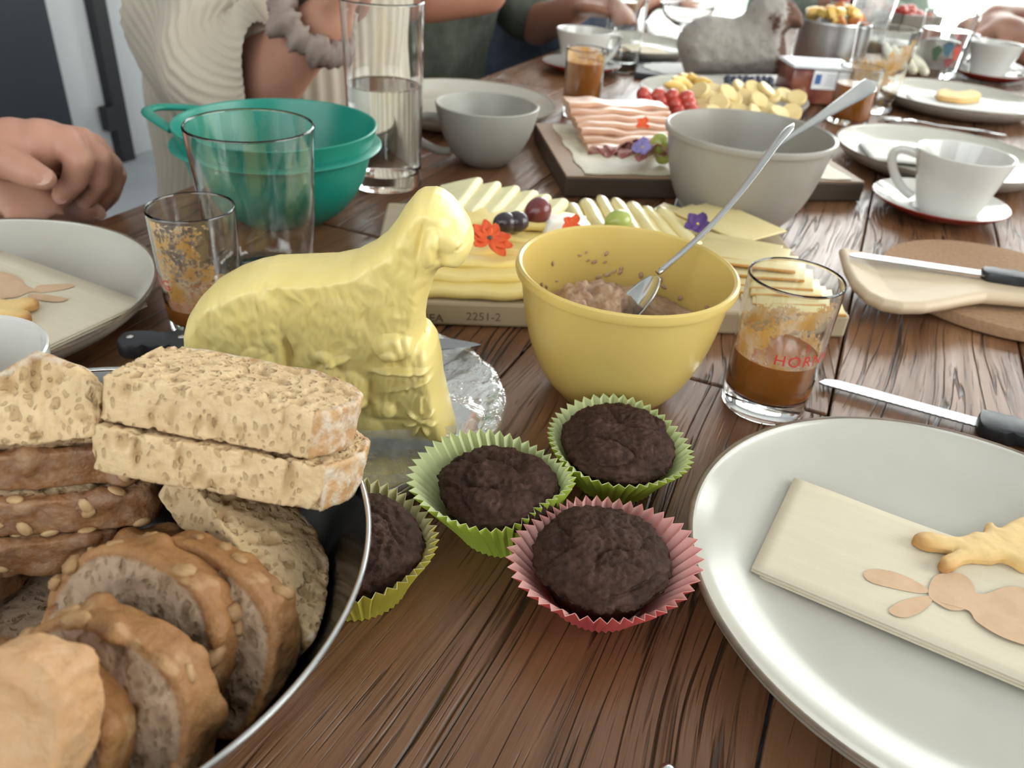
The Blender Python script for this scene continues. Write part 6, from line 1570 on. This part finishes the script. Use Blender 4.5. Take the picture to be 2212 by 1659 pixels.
# person in blue-grey
hip3 = Vector(sn(2.15, -.93, -.27))
seated('person in a blue-grey shirt sitting third along the left side', hip3, face_r, SKIN1, BLUEGREY, BLUEGREY, HAIR3, [(hip3 + Vector((.14, -.24, .24)), hip3 + Vector((.30, -.16, .33)), hip3 + Vector((.38, -.10, .36))), (hip3 + Vector((.24, .14, .24)), hip3 + Vector((.34, -.02, .32)), hip3 + Vector((.42, -.10, .34)))], sleeve=.9, fold=.009)
chair('upholstered grey chair of the person in blue-grey', (hip3.x - .02, hip3.y + .01), face_r, CHAIR_WOOD, CUSH)
# person on the right with folded arms
hip4 = Vector(sn(2.30, .64, -.25))
seated('person at the right edge with bare forearms folded on the table', hip4, face_l, SKIN1, RUST, DENIM, HAIR1, [(on_y(2275, 60, 2.24), on_y(2150, 36, 2.14), on_y(2190, 60, 2.02)), (on_y(2300, 128, 1.97), on_y(2135, 84, 2.06), on_y(2112, 50, 2.16))], sleeve=.35, fold=.007, lean=.12)
chair('upholstered grey chair of the person at the right edge', (hip4.x + .02, hip4.y - .01), face_l, CHAIR_WOOD, CUSH)
# person at the far head of the table
hip6 = Vector(sn(3.24, -.22, -.27))
seated('person in a sage green shirt at the far head of the table', hip6, -PI / 2 - YAW, SKIN1, SAGE, SAGE, HAIR2, [(hip6 + Vector((-.26, -.12, .24)), hip6 + Vector((-.12, -.30, .31)), hip6 + Vector((-.06, -.38, .32))), (hip6 + Vector((.20, -.20, .24)), hip6 + Vector((.04, -.32, .31)), hip6 + Vector((-.02, -.40, .32)))], sleeve=.9)
chair('upholstered grey chair at the far head of the table', (hip6.x, hip6.y + .02), -PI / 2 - YAW, CHAIR_WOOD, CUSH)
# person at the left edge: dark sleeve and two clasped hands over the table edge
hip5 = Vector((-.800, .700, -.27))
p5 = seated('person in a dark sleeve at the left edge with clasped hands on the table', hip5, face_r + .1, SKIN1, NAVY, DENIM, HAIR2, [(Vector((-.74, .50, .06)), Vector((-.575, .640, .062)), Vector((-.54, .66, .06))), (Vector((-.68, .90, .07)), Vector((-.560, .760, .050)), Vector((-.53, .74, .05)))], sleeve=.97, fold=.006)
chair('upholstered grey chair of the person at the left edge', (hip5.x - .02, hip5.y), face_r + .1, CHAIR_WOOD, CUSH)
def hand(fingers, thumb, wrist, palm_r, knr, parent, name, skin_m):
    """fingers: [[knuckle, middle joint, end joint, tip] ...] in world points; thumb: [root, knuckle, joint, tip]"""
    P = [capsule(wrist[0], wrist[1], .030, .029, flat=.85)]
    for i, fg in enumerate(fingers):
        rk = knr * (1.0, 1.04, .98, .86)[i]
        P.append(capsule(Vector(wrist[1]), fg[0], palm_r, rk * 1.35))
        P += [capsule(fg[0], fg[1], rk * 1.18, rk * 1.05), capsule(fg[1], fg[2], rk * 1.04, rk * .93), capsule(fg[2], fg[3], rk * .93, rk * .78)]
        if i: P.append(capsule(fingers[i - 1][0] * .5 + Vector(wrist[1]) * .5, fg[0] * .5 + Vector(wrist[1]) * .5, palm_r * .9, palm_r * .9))
    P += [capsule(thumb[0], thumb[1], knr * 1.75, knr * 1.3), capsule(thumb[1], thumb[2], knr * 1.28, knr * 1.08), capsule(thumb[2], thumb[3], knr * 1.10, knr * .85)]
    h = obj(name, rel(fused(P, .0022, 3), parent.location), skin_m, parent)
    for fg, rr in [(f_, knr * .62) for f_ in fingers[:2]] + [(thumb, knr * .72)]:
        a, b = Vector(fg[-2]), Vector(fg[-1]); d_ = (b - a).normalized(); cam_d = (Vector((0, 0, CAM_H)) - b).normalized(); up_ = (cam_d - d_ * cam_d.dot(d_) + Vector((0, 0, .3))).normalized(); up_ = (up_ - d_ * up_.dot(d_)).normalized()
        sd = d_.cross(up_); c_ = b - d_ * knr * .15 + up_ * knr * .74; V = []
        for i in range(16): q = 2 * PI * i / 16; V.append(c_ + d_ * (rr * 1.25 * math.cos(q)) + sd * (rr * math.sin(q)) - up_ * (rr * .35 * math.sin(q) ** 2))
        V.append(c_ + up_ * rr * .12); o_ = obj('nail', rel((V, [(i, (i + 1) % 16, 16) for i in range(16)]), parent.location), NAIL, h)
    return h
NAIL = plain('finger_nail', (.47, .26, .195), (.43, .23, .17), .35, 40)
Y = on_y
hand([[Y(140, 308, .700), Y(172, 348, .688), Y(160, 392, .686), Y(138, 420, .690)], [Y(172, 312, .722), Y(214, 346, .714), Y(210, 394, .710), Y(188, 428, .712)],
      [Y(198, 322, .744), Y(238, 360, .738), Y(234, 404, .734), Y(208, 444, .734)], [Y(216, 336, .762), Y(250, 378, .756), Y(238, 420, .750), Y(206, 456, .746)]],
     [Y(-5, 338, .672), Y(22, 352, .660), Y(66, 374, .652), Y(96, 386, .652)], [Vector((-.575, .660, .064)), Y(30, 318, .690)], .026, .0118, p5, 'upper_hand', SKIN1)
hand([[Y(120, 408, .735), Y(160, 424, .722), Y(190, 446, .718), Y(206, 458, .722)], [Y(110, 425, .735), Y(150, 442, .722), Y(180, 458, .718), Y(196, 466, .722)],
      [Y(100, 440, .738), Y(138, 454, .726), Y(165, 464, .722), Y(180, 469, .724)], [Y(85, 448, .742), Y(120, 462, .732), Y(140, 468, .730), Y(155, 471, .730)]],
     [Y(10, 400, .720), Y(50, 396, .705), Y(90, 400, .700), Y(118, 408, .700)], [Vector((-.565, .745, .040)), Y(30, 430, .730)], .022, .0110, p5, 'lower_hand', SKIN1)

for nm, a_, b_ in (('cuff', Vector((-.640, .625, .066)), Vector((-.505, .655, .069))), ('cuff', Vector((-.650, .775, .045)), Vector((-.520, .748, .042)))):
    V, F = fused([capsule(a_, b_, .046, .040)], .004, 1); N = vertex_normals(V, F); V = V + N * (fbm(V, 30, 2, 3) * .003)[:, None]
    obj(nm, rel((V, F), p5.location), NAVY, p5)
